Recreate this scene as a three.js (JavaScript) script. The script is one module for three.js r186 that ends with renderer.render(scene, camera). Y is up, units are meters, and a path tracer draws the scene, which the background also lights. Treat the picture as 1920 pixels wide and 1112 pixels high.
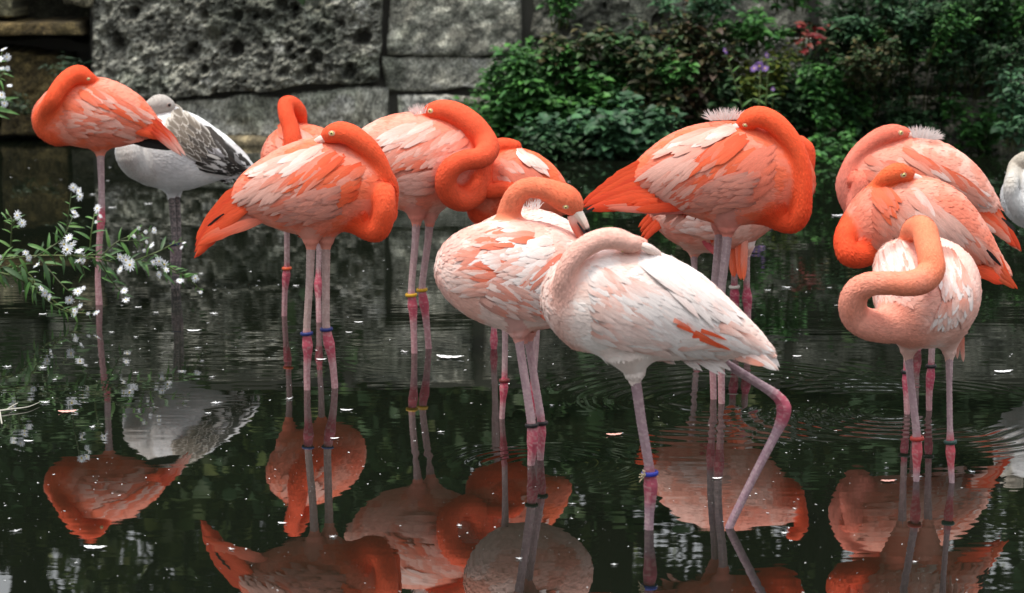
import * as THREE from 'three';
import { mergeGeometries } from 'three/addons/utils/BufferGeometryUtils.js';

// ---------------------------------------------------------------- camera, sky, sun, exposure
const W = 1920, HGT = 1112, FOCAL = 4500, EYE = 1.65, HORIZON = -200;
const scene = new THREE.Scene();
const camera = new THREE.PerspectiveCamera(2 * Math.atan(HGT / 2 / FOCAL) * 180 / Math.PI, 1024 / 593, 0.1, 400);
const PITCH = Math.atan((HGT / 2 - HORIZON) / FOCAL);
camera.position.set(0, EYE, 0);
camera.rotation.set(-PITCH, 0, 0);
camera.focus = 7.6; camera.userData.fStop = 5;
scene.add(camera); camera.updateMatrixWorld(true);
const renderer = new THREE.WebGLRenderer({ antialias: true });
renderer.toneMapping = THREE.LinearToneMapping;
renderer.toneMappingExposure = 1.4;
renderer.shadowMap.enabled = true;
renderer.setSize(1024, 593);

// seeded random numbers and value noise
function rng(seed) { let a = seed >>> 0; return () => { a = (a + 0x6D2B79F5) | 0; let t = Math.imul(a ^ (a >>> 15), 1 | a); t = (t + Math.imul(t ^ (t >>> 7), 61 | t)) ^ t; return ((t ^ (t >>> 14)) >>> 0) / 4294967296; }; }
const hash = (x, y, z) => { let h = Math.imul(x, 374761393) + Math.imul(y, 668265263) + Math.imul(z, 1274126177) | 0; h = Math.imul(h ^ (h >>> 13), 1274126177); return ((h ^ (h >>> 16)) >>> 0) / 4294967296; };
function noise(x, y, z = 0) {
  const xi = Math.floor(x), yi = Math.floor(y), zi = Math.floor(z); let u = x - xi, v = y - yi, w = z - zi;
  u = u * u * (3 - 2 * u); v = v * v * (3 - 2 * v); w = w * w * (3 - 2 * w);
  const l = (a, b, t) => a + (b - a) * t, h = (i, j, k) => hash(xi + i, yi + j, zi + k);
  return l(l(l(h(0, 0, 0), h(1, 0, 0), u), l(h(0, 1, 0), h(1, 1, 0), u), v), l(l(h(0, 0, 1), h(1, 0, 1), u), l(h(0, 1, 1), h(1, 1, 1), u), v), w);
}
const fbm = (x, y, z = 0, n = 4) => { let s = 0, a = 0.5, t = 0; for (let i = 0; i < n; i++) { s += a * noise(x, y, z); t += a; x *= 2.03; y *= 2.03; z *= 2.03; a *= 0.5; } return s / t; };
const clamp = (x, a = 0, b = 1) => Math.min(b, Math.max(a, x));
const sstep = (a, b, x) => { const t = clamp((x - a) / (b - a)); return t * t * (3 - 2 * t); };
const lerp = (a, b, t) => a + (b - a) * t;
const V = (x = 0, y = 0, z = 0) => new THREE.Vector3(x, y, z);
const C = (h) => new THREE.Color(h);

// overcast sky: soft grey cloud, brighter overhead
{
  const w = 512, h = 256, d = new Float32Array(w * h * 4);
  for (let j = 0; j < h; j++) for (let i = 0; i < w; i++) {
    const el = ((j + 0.5) / h - 0.5) * Math.PI, az = (i + 0.5) / w * Math.PI * 2, y = Math.sin(el), c = Math.cos(el);
    const n = fbm(c * Math.cos(az) * 2 + 9, y * 3 + 4, c * Math.sin(az) * 2 + 7, 4);
    const b = 0.52 * (1 + 2 * Math.max(0, y)) * (0.82 + 0.36 * n), k = (j * w + i) * 4;
    d[k] = b * 0.97; d[k + 1] = b; d[k + 2] = b * 1.04; d[k + 3] = 1;
  }
  const t = new THREE.DataTexture(d, w, h, THREE.RGBAFormat, THREE.FloatType);
  t.mapping = THREE.EquirectangularReflectionMapping; t.magFilter = t.minFilter = THREE.LinearFilter; t.needsUpdate = true;
  scene.background = t; scene.environment = t;
}
const sun = new THREE.DirectionalLight(0xfff4e6, 2.1);
sun.position.set(-3, 12, -5.5); sun.target.position.set(0, 0, -8);
sun.castShadow = true; sun.shadow.radius = 26; sun.shadow.mapSize.set(2048, 2048);
Object.assign(sun.shadow.camera, { left: -9, right: 9, top: 9, bottom: -12, near: 0.5, far: 40 });
scene.add(sun, sun.target);

// ---------------------------------------------------------------- helpers
const used = new Map();
function numbered(n) { const k = used.get(n) ?? 0; used.set(n, k + 1); return k ? n + '_' + String(k).padStart(3, '0') : n; }
function thing(name, label, category, p = [0, 0, 0], group) {
  const o = new THREE.Group(); o.name = numbered(name); o.position.set(...p); o.userData = { label, category };
  if (group) o.userData.group = group;
  scene.add(o); return o;
}
function shadow(m) { m.castShadow = m.receiveShadow = true; return m; }
function part(name, geo, mat, parent) { const m = shadow(new THREE.Mesh(geo, mat)); m.name = name; parent.add(m); return m; }
function struct(name, geo, mat) { const m = part(name, geo, mat, scene); m.name = numbered(name); m.userData = { kind: 'structure', label: name.replace(/_/g, ' ') }; return m; }

// where a sight line through the photograph meets the water, or an upright plane z = const
const FWD = V(0, -Math.sin(PITCH), -Math.cos(PITCH)), UPV = V(0, Math.cos(PITCH), -Math.sin(PITCH));
const ray = (px, py) => FWD.clone().multiplyScalar(FOCAL).addScaledVector(UPV, HGT / 2 - py).add(V(px - W / 2, 0, 0));
function ground(px, py, h = 0) { const d = ray(px, py), t = (EYE - h) / -d.y; return V(d.x * t, h, d.z * t); }
function onPlane(px, py, z) { const d = ray(px, py), t = z / d.z; return V(d.x * t, EYE + d.y * t, z); }
const mpp = (z) => (-z * Math.cos(PITCH) + EYE * 0.6 * Math.sin(PITCH)) / FOCAL;   // metres per photograph pixel at that distance

function geoFrom(pos, idx, col, uv) {
  const g = new THREE.BufferGeometry();
  g.setAttribute('position', new THREE.Float32BufferAttribute(pos, 3));
  if (col) g.setAttribute('color', new THREE.Float32BufferAttribute(col, 3));
  g.setAttribute('uv', new THREE.Float32BufferAttribute(uv ?? new Float32Array(pos.length / 3 * 2), 2));
  g.setIndex(idx); g.computeVertexNormals(); return g;
}
// a tube through points with its own radius and colour along the way: rad(t, angle), col(t)
function tube(pts, rad, col, nr = 10, n = 40, caps = true) {
  const curve = new THREE.CatmullRomCurve3(pts, false, 'centripetal'), pos = [], c = [], uv = [], idx = [];
  let nrm = V(0, 0, 1), len = curve.getLength();
  for (let i = 0; i <= n; i++) {
    const t = i / n, p = curve.getPoint(t), tg = curve.getTangent(t);
    nrm.addScaledVector(tg, -nrm.dot(tg)).normalize(); const b = V().crossVectors(tg, nrm);
    for (let j = 0; j <= nr; j++) {
      const a = j / nr * Math.PI * 2, r = rad(t, a) * (caps && (i === 0 || i === n) ? 0.02 : 1);
      pos.push(p.x + (nrm.x * Math.cos(a) + b.x * Math.sin(a)) * r, p.y + (nrm.y * Math.cos(a) + b.y * Math.sin(a)) * r, p.z + (nrm.z * Math.cos(a) + b.z * Math.sin(a)) * r);
      const k = col ? col(t, a) : null; if (k) c.push(k.r, k.g, k.b); uv.push(j / nr, t * len);
      if (i < n && j < nr) { const q = i * (nr + 1) + j; idx.push(q, q + 1, q + nr + 1, q + 1, q + nr + 2, q + nr + 1); }
    }
  }
  return geoFrom(pos, idx, c.length ? c : null, uv);
}

// ---------------------------------------------------------------- water
{
  // surface normals of the pond: fine chop, low swell and the rings round the legs that moved
  const N = 2048, X0 = -3.6, XW = 7.2, Z0 = 4.2, ZW = 12.6, h = new Float32Array(N * N);
  const rings = [[1350, 752, 0, 0.075, 0.0006, 1.0], [1660, 775, 0, 0.06, 0.0014, 0.75], [1005, 872, 0, 0.05, 0.00025, 0.45], [790, 668, 0, 0.05, 0.0002, 0.45]].map(([px, py, , l, a, r]) => { const g = ground(px, py); return [g.x, -g.z, l, a, r]; });
  for (let j = 0; j < N; j++) for (let i = 0; i < N; i++) {
    const x = X0 + (i + 0.5) / N * XW, z = Z0 + (j + 0.5) / N * ZW;
    const rough = 0.3 + 1.0 * sstep(0.42, 0.68, fbm(x * 0.55 + 3, z * 0.35 + 5, 0, 2)) + 0.6 * sstep(-0.3, 1.6, x);
    let y = 0.0003 * rough * (fbm(x * 4.5, z * 14, 1, 2) - 0.5) + 0.00012 * rough * (noise(x * 13, z * 42, 2) - 0.5) + 0.0032 * (noise(x * 1.0, z * 1.5, 5) - 0.5);
    for (const [rx, rz, l, a, r] of rings) {
      const dx = x - rx, dz = z - rz, d = Math.sqrt(dx * dx + dz * dz) + 0.09 * (noise(x * 2.6, z * 2.6, 8) - 0.5) + 0.02 * (noise(x * 11, z * 11, 8) - 0.5);
      if (d < r) { const e = sstep(0.02, 0.15, d) * (1 - sstep(r * 0.45, r, d)); y += a * 0.45 * e * Math.sin(d / l * 6.283) * 1.6 * sstep(0.35, 0.75, noise(x * 2.6 + 4, z * 4, 3)); }
    }
    h[j * N + i] = y;
  }
  const d = new Float32Array(N * N * 4), ex = XW / N, ez = ZW / N;
  for (let j = 0; j < N; j++) for (let i = 0; i < N; i++) {
    const gx = (h[j * N + Math.min(N - 1, i + 1)] - h[j * N + Math.max(0, i - 1)]) / (2 * ex), gz = (h[Math.min(N - 1, j + 1) * N + i] - h[Math.max(0, j - 1) * N + i]) / (2 * ez);
    const l = 1 / Math.sqrt(1 + gx * gx + gz * gz), k = (j * N + i) * 4;
    d[k] = 0.5 - gx * l * 0.5; d[k + 1] = 0.5 - gz * l * 0.5; d[k + 2] = 0.5 + 0.5 * l; d[k + 3] = 1;
  }
  const t = new THREE.DataTexture(d, N, N, THREE.RGBAFormat, THREE.FloatType);
  t.magFilter = t.minFilter = THREE.LinearFilter; t.wrapS = t.wrapT = THREE.RepeatWrapping; t.needsUpdate = true;
  const B = [[-45, 4], [45, 4], [45, -40], [-45, -40]], pos = [], uv = [];
  for (const [x, z] of B) { pos.push(x, 0, z); uv.push((x - X0) / XW, (-z - Z0) / ZW); }
  const m = new THREE.MeshPhysicalMaterial({ color: new THREE.Color().setRGB(0.006, 0.0082, 0.005), roughness: 0.012, ior: 1.76, normalMap: t });
  struct('water', geoFrom(pos, [0, 1, 2, 0, 2, 3], null, uv), m);
  // the bed of the pond and the land round it, one sheet to the horizon
  const g = new THREE.PlaneGeometry(600, 600, 60, 60).rotateX(-Math.PI / 2), gp = g.attributes.position;
  for (let i = 0; i < gp.count; i++) { const x = gp.getX(i), z = gp.getZ(i); gp.setY(i, (Math.abs(x) < 40 && z > -30 && z < 10) ? -0.8 : 0.7 + 0.5 * noise(x * 0.05, z * 0.05)); }
  g.computeVertexNormals();
  struct('ground', g, new THREE.MeshStandardMaterial({ color: C('#3b3f2a'), roughness: 1 }));
}

// ---------------------------------------------------------------- the stone wall behind the pond
const WALLZ = ground(960, 268).z, WM = mpp(WALLZ);
const rockGrain = (() => {   // fine grain of weathered limestone
  const n = 512, d = new Uint8Array(n * n * 4);
  for (let j = 0; j < n; j++) for (let i = 0; i < n; i++) {
    const v = 150 + 70 * (noise(i * 0.5, j * 0.5) - 0.5) + 90 * (noise(i * 0.13, j * 0.13, 4) - 0.5) + 60 * (noise(i * 0.04, j * 0.04, 9) - 0.5), k = (j * n + i) * 4, w = sstep(0.6, 0.75, noise(i * 0.06, j * 0.06, 20)) * 30;
    d[k] = clamp(v + w, 0, 255); d[k + 1] = clamp(v + w, 0, 255); d[k + 2] = clamp(v * 0.95 + w, 0, 255); d[k + 3] = 255;
  }
  const t = new THREE.DataTexture(d, n, n); t.magFilter = THREE.LinearFilter; t.minFilter = THREE.LinearFilter; t.wrapS = t.wrapT = THREE.MirroredRepeatWrapping; t.colorSpace = THREE.SRGBColorSpace; t.needsUpdate = true; return t;
})();
const rockMat = new THREE.MeshStandardMaterial({ vertexColors: true, roughness: 0.95, map: rockGrain, bumpMap: rockGrain, bumpScale: 0.006 });
const wall = thing('stone_wall', 'dark weathered wall of big pitted limestone blocks along the far bank', 'wall', [0, 0, WALLZ]);
let stoneSeed = 1;
// a block from its corners in the photograph (left-top, right-top, right-bottom, left-bottom), its front eroded
function stone(q, o = {}) {
  const { pit = 0, rough = 0.03, proud = 0, cell = 0.014, tone = [0.2, 0.2, 0.185], round = 0.028, name = 'stone', thick = 0.5, parent = wall, z = WALLZ } = o, sd = stoneSeed++ * 17.3, R = rng(stoneSeed * 77);
  const c = q.map(([x, y]) => onPlane(x, y, z).sub(parent.position)), w = c[0].distanceTo(c[1]), hh = c[0].distanceTo(c[3]), nx = Math.max(8, Math.round(w / cell)), ny = Math.max(8, Math.round(hh / cell));
  const holes = []; for (let i = 0; i < pit * w * hh * 75; i++) { const x = R() * w; holes.push([lerp(x, w * (0.5 + 0.45 * R()), 0.5 * R()), R() * hh, 0.01 + 0.055 * Math.pow(R(), 2.6), 0.7 + 1.1 * R()]); };
  const pos = [], col = [], uv = [], idx = [];
  for (let j = 0; j <= ny; j++) for (let i = 0; i <= nx; i++) {
    let u = i / nx, v = j / ny; const X = u * w, Y = v * hh;
    const e = Math.min(X, w - X, Y, hh - Y) , wob = 0.09 * (fbm(X * 4 + sd, Y * 4, sd, 4) - 0.5);
    const p = c[0].clone().lerp(c[1], u).lerp(c[3].clone().lerp(c[2], u), v);
    p.x += (u - 0.5 > 0 ? 1 : -1) * wob * sstep(0.15, 0.5, Math.abs(u - 0.5)) * 0.8; p.y += wob * 0.9 * sstep(0.15, 0.5, Math.abs(v - 0.5));
    let zz = proud + rough * 3.2 * (fbm(X * 4 + sd, Y * 4, 1 + sd, 3) - 0.5) + rough * 1.5 * (fbm(X * 15 + sd, Y * 17, 2, 3) - 0.5);
    if (pit) { const f = fbm(X * 16, Y * 18, sd, 3); zz -= pit * 0.05 * sstep(0.5, 0.68, f); zz -= pit * 0.02 * sstep(0.5, 0.62, noise(X * 55, Y * 55, sd)); for (const [hx, hy, hr, hd] of holes) { const d2 = ((X - hx) ** 2 + ((Y - hy) * 0.85) ** 2) / hr / hr; const d3 = d2 * (0.7 + 0.9 * noise(X * 40, Y * 40, hx * 9)); if (d3 < 1) zz -= hr * 2.0 * hd * Math.sqrt(1 - d3); } }
    zz -= round * Math.pow(1 - clamp(e / (round * 1.6)), 2) * 1.0;
    if (i === 0 || j === 0 || i === nx || j === ny) zz = -thick;
    pos.push(p.x, p.y, zz); uv.push(X * 1.7 + sd, Y * 1.7 + sd * 0.37);
    const n1 = fbm(X * 3 + sd, Y * 3, 7, 4), n2 = sstep(0.5, 0.64, fbm(X * 11 + sd, Y * 10, 3, 4)), n3 = sstep(0.56, 0.68, fbm(X * 2.2, Y * 2.6 + sd, 11, 3)), g = (0.5 + 0.9 * n1) * (1 - 0.5 * n3), l = 1 + 0.85 * n2;
    col.push(clamp(tone[0] * g * l * 1.7), clamp(tone[1] * g * l * 1.7 * (1 + 0.05 * n3)), clamp(tone[2] * g * l * 1.7));
    if (i < nx && j < ny) { const k = j * (nx + 1) + i; idx.push(k, k + nx + 1, k + 1, k + 1, k + nx + 1, k + nx + 2); }
  }
  return part(name, geoFrom(pos, idx, col, uv), rockMat, parent);
}
{
  const G1 = [0.33, 0.33, 0.308], G2 = [0.42, 0.42, 0.395], G3 = [0.24, 0.24, 0.22];
  stone([[172, -125], [716, -125], [714, 152], [176, 196]], { pit: 1, rough: 0.035, proud: 0.12, cell: 0.0085, tone: G1, round: 0.04 });
  stone([[724, -62], [984, -62], [986, 104], [722, 106]], { rough: 0.03, proud: 0.03, tone: G1, cell: 0.011 });
  stone([[716, 108], [990, 100], [992, 176], [718, 172]], { rough: 0.03, tone: G2, cell: 0.011 });
  stone([[330, 206], [560, 158], [734, 158], [738, 254], ].slice(0, 0).concat([[330, 190], [734, 156], [738, 262], [330, 262]]), { rough: 0.03, proud: 0.02, tone: G2, cell: 0.011 });
  stone([[742, 178], [990, 180], [990, 275], [744, 268]], { rough: 0.03, tone: G2, cell: 0.012 });
  stone([[992, -62], [1250, -62], [1250, 74], [994, 80]], { rough: 0.03, tone: G3, pit: 0.4, cell: 0.013 });
  stone([[1256, -62], [1520, -62], [1520, 62], [1256, 70]], { rough: 0.03, tone: G3, cell: 0.015 });
  stone([[996, 84], [1250, 80], [1250, 180], [996, 178]], { tone: G3, cell: 0.018 });
  stone([[1254, 76], [1524, 68], [1524, 170], [1254, 176]], { tone: G2, rough: 0.03, cell: 0.015 });
  stone([[996, 184], [1300, 184], [1300, 290], [996, 285]], { tone: G3, cell: 0.025 });
  stone([[1306, 180], [1600, 176], [1600, 290], [1306, 290]], { tone: G3, cell: 0.025 });
  stone([[1526, -62], [1800, -62], [1800, 80], [1528, 60]], { tone: G3, cell: 0.025 });
  stone([[1530, 66], [1850, 86], [1850, 172], [1530, 170]], { tone: G3, cell: 0.025 });
  stone([[1606, 178], [1990, 178], [1990, 290], [1606, 290]], { tone: G3, cell: 0.025 });
  stone([[1806, -62], [2060, -62], [2060, 174], [1856, 170]], { tone: G3, cell: 0.025 });
  // upper course, seen only in the water
  const xs = [-240, 60, 330, 640, 900, 1230, 1500, 1790, 2150];
  for (let i = 0; i + 1 < xs.length; i++) { const lo = (xs[i] > 100 && xs[i] < 640) ? -132 : -70; stone([[xs[i], -205 + (i % 3) * 14], [xs[i + 1] - 7, -205 + (i % 3) * 14], [xs[i + 1] - 7, lo], [xs[i], lo]], { tone: i % 2 ? G1 : G3, cell: 0.03 }); }
  // left: mossy low stones, a recess and the slab that bridges it
  const moss = [0.13, 0.098, 0.042];
  stone([[-260, 84], [-20, 92], [-16, 262], [-260, 262]], { tone: moss, z: WALLZ, proud: -0.15, cell: 0.02 });
  stone([[-14, 96], [118, 104], [122, 258], [-12, 262]], { tone: moss, rough: 0.04, proud: -0.12, cell: 0.013 });
  stone([[124, 112], [240, 150], [330, 204], [326, 262]].map((p, i) => [[126, 140], [322, 200], [326, 262], [126, 260]][i]), { tone: [0.09, 0.085, 0.06], rough: 0.04, proud: -0.1, cell: 0.013 });
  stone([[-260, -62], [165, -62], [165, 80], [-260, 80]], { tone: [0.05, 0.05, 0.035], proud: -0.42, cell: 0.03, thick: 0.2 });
  stone([[-260, 38], [160, 36], [166, 66], [-260, 70]], { tone: [0.18, 0.13, 0.06], rough: 0.02, proud: 0.16, cell: 0.011, round: 0.025, name: 'coping_slab' });
  stone([[-60, -20], [34, -24], [32, 34], [-60, 34]], { tone: [0.2, 0.19, 0.13], proud: 0.05, cell: 0.013 });
  stone([[64, -40], [168, -40], [150, 4], [100, 30]].map((p, i) => [[118, -40], [200, -40], [182, 14], [126, 10]][i]), { tone: [0.22, 0.2, 0.15], proud: 0.14, cell: 0.011 });
  stone([[-620, 92], [-268, 86], [-266, 262], [-620, 262]], { tone: moss, proud: -0.14, cell: 0.025 });
  stone([[-1000, 40], [-628, 60], [-628, 262], [-1000, 262]], { tone: G3, proud: -0.05, cell: 0.03 });
  stone([[-760, -120], [-268, -120], [-268, 80], [-760, 84]], { tone: G3, proud: -0.1, cell: 0.03 });
  stone([[-1400, -120], [-768, -120], [-768, 34], [-1400, 30]], { tone: G1, cell: 0.03 });
  // flat ledge at the water's edge
  stone([[408, 252], [748, 250], [748, 272], [408, 276]], { tone: [0.2, 0.165, 0.11], rough: 0.012, proud: 0.2, cell: 0.012, round: 0.02, name: 'ledge_stone' });
  // the body of the wall between the blocks
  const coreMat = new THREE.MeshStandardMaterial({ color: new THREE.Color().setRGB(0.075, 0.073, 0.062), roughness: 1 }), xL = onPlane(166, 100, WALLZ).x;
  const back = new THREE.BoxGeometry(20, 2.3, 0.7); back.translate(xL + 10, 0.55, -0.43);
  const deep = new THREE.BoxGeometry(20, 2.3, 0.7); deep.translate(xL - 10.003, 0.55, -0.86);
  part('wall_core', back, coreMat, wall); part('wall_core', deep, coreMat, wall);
}

// ---------------------------------------------------------------- flamingos
const featherMap = (() => {   // shaft and barbs of a feather
  const w = 128, h = 256, d = new Uint8Array(w * h * 4);
  for (let j = 0; j < h; j++) for (let i = 0; i < w; i++) {
    const u = Math.abs((i + 0.5) / w * 2 - 1), v = j / h, ph = v * 40 - u * 9;
    let g = 236 + 16 * (noise(ph * 1.3, u * 2.2, i < w / 2 ? 1 : 5) - 0.5) + 14 * (noise(ph * 5, u * 3, 9) - 0.5) - 18 * sstep(0.7, 0.75, noise(ph * 0.55, 3, i < w / 2 ? 2 : 6)) * sstep(0.25, 0.9, u);
    if (u < 0.05) g += 14;
    const k = (j * w + i) * 4; d[k] = clamp(g + 3, 0, 255); d[k + 1] = clamp(g, 0, 255); d[k + 2] = clamp(g, 0, 255); d[k + 3] = 255;
  }
  const t = new THREE.DataTexture(d, w, h); t.magFilter = t.minFilter = THREE.LinearFilter; t.colorSpace = THREE.SRGBColorSpace; t.needsUpdate = true; return t;
})();
const skinMat = new THREE.MeshPhysicalMaterial({ vertexColors: true, roughness: 0.82 });
const featherMat = new THREE.MeshPhysicalMaterial({ vertexColors: true, roughness: 0.7, map: featherMap, bumpMap: featherMap, bumpScale: 0.0004, side: THREE.DoubleSide });
const downMat = new THREE.MeshStandardMaterial({ color: 0xffffff, roughness: 0.85, side: THREE.DoubleSide });
const billMat = new THREE.MeshPhysicalMaterial({ vertexColors: true, roughness: 0.42 });
const eyeMat = new THREE.MeshPhysicalMaterial({ color: C('#dcd48c'), roughness: 0.15 }), pupilMat = new THREE.MeshPhysicalMaterial({ color: C('#0c0a08'), roughness: 0.08 }), lidMat = new THREE.MeshStandardMaterial({ color: C('#d8a58c'), roughness: 0.7 });
const bandMats = {}; const bandMat = (c) => bandMats[c] ??= new THREE.MeshPhysicalMaterial({ color: C(c), roughness: 0.4 });

// small plume, 1 long along x, normal z
const plume = (() => {
  const pos = [], uv = [], idx = [], n = 5, wd = [0.35, 0.8, 1, 0.92, 0.55, 0.06];
  for (let i = 0; i <= n; i++) for (let k = -1; k <= 1; k++) { const t = i / n; pos.push(t, k * wd[i] * 0.5, 0.03 * t + 0.05 * (1 - Math.abs(k)) * wd[i] - 0.06 * t * t); uv.push(k / 2 + 0.5, t); }
  for (let i = 0; i < n; i++) for (let k = 0; k < 2; k++) { const a = i * 3 + k; idx.push(a, a + 3, a + 1, a + 1, a + 3, a + 4); }
  return geoFrom(pos, idx, null, uv);
})();
function spline(a, sub) {   // points {p, r} through a smooth curve
  if (a.length < 2) return a;
  const out = [], g = (i) => a[Math.min(a.length - 1, Math.max(0, i))];
  for (let i = 0; i + 1 < a.length; i++) for (let k = 0; k < sub; k++) {
    const t = k / sub, t2 = t * t, t3 = t2 * t, f = (p0, p1, p2, p3) => 0.5 * (2 * p1 + (p2 - p0) * t + (2 * p0 - 5 * p1 + 4 * p2 - p3) * t2 + (3 * p1 - p0 - 3 * p2 + p3) * t3);
    const [A, B, D, E] = [g(i - 1), g(i), g(i + 1), g(i + 2)];
    out.push({ p: V(f(A.p.x, B.p.x, D.p.x, E.p.x), f(A.p.y, B.p.y, D.p.y, E.p.y), f(A.p.z, B.p.z, D.p.z, E.p.z)), r: f(A.r, B.r, D.r, E.r) });
  }
  out.push(a[a.length - 1]); return out;
}
// surface of a signed distance on a grid, evaluated only near the surface
function surfaceNet(f, lo, hi, cell) {
  const B = 8, nx = Math.ceil((hi.x - lo.x) / cell / B) * B + 1, ny = Math.ceil((hi.y - lo.y) / cell / B) * B + 1, nz = Math.ceil((hi.z - lo.z) / cell / B) * B + 1;
  const F = new Float32Array(nx * ny * nz).fill(1), near = cell * B * 0.87 * 1.5 + cell, seen = [];
  for (let k = 0; k < nz - 1; k += B) for (let j = 0; j < ny - 1; j += B) for (let i = 0; i < nx - 1; i += B) {
    const h = B / 2, d = f(lo.x + (i + h) * cell, lo.y + (j + h) * cell, lo.z + (k + h) * cell);
    const full = Math.abs(d) < near; if (full) seen.push([i, j, k]);
    if (full || d < 0) for (let c = 0; c <= B; c++) for (let b = 0; b <= B; b++) for (let a = 0; a <= B; a++) { const q = ((k + c) * ny + j + b) * nx + i + a; if (full) F[q] = f(lo.x + (i + a) * cell, lo.y + (j + b) * cell, lo.z + (k + c) * cell); else if (F[q] === 1) F[q] = -1; }
  }
  const id = new Map(), pos = [], idx = [], sx = 1, sy = nx, sz = nx * ny, cor = [0, sx, sy, sx + sy, sz, sx + sz, sy + sz, sx + sy + sz];
  const edges = []; for (let a = 0; a < 8; a++) for (const b of [1, 2, 4]) if (!(a & b)) edges.push([a, a | b]);
  for (const [bi, bj, bk] of seen) for (let k = bk; k < bk + B; k++) for (let j = bj; j < bj + B; j++) for (let i = bi; i < bi + B; i++) {
    const q = (k * ny + j) * nx + i; let m = 0; for (let c = 0; c < 8; c++) if (F[q + cor[c]] < 0) m |= 1 << c;
    if (m === 0 || m === 255) continue;
    let x = 0, y = 0, z = 0, n = 0;
    for (const [a, b] of edges) { const fa = F[q + cor[a]], fb = F[q + cor[b]]; if ((fa < 0) !== (fb < 0)) { const t = fa / (fa - fb); x += lerp(a & 1, b & 1, t); y += lerp(a >> 1 & 1, b >> 1 & 1, t); z += lerp(a >> 2 & 1, b >> 2 & 1, t); n++; } }
    id.set(q, pos.length / 3); pos.push(lo.x + (i + x / n) * cell, lo.y + (j + y / n) * cell, lo.z + (k + z / n) * cell);
  }
  for (const q of id.keys()) {
    const a = F[q] < 0;
    for (const [d, u, v] of [[sx, sy, sz], [sy, sz, sx], [sz, sx, sy]]) {
      if (a === F[q + d] < 0) continue;
      const c = [id.get(q), id.get(q - u), id.get(q - u - v), id.get(q - v)]; if (c.some((k) => k === undefined)) continue;
      if (a) idx.push(c[0], c[1], c[2], c[0], c[2], c[3]); else idx.push(c[0], c[2], c[1], c[0], c[3], c[2]);
    }
  }
  return { pos, idx };
}
const smin = (a, b, k) => { const h = Math.max(k - Math.abs(a - b), 0) / k; return Math.min(a, b) - h * h * k * 0.25; };
let birdSeed = 10;

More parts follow.
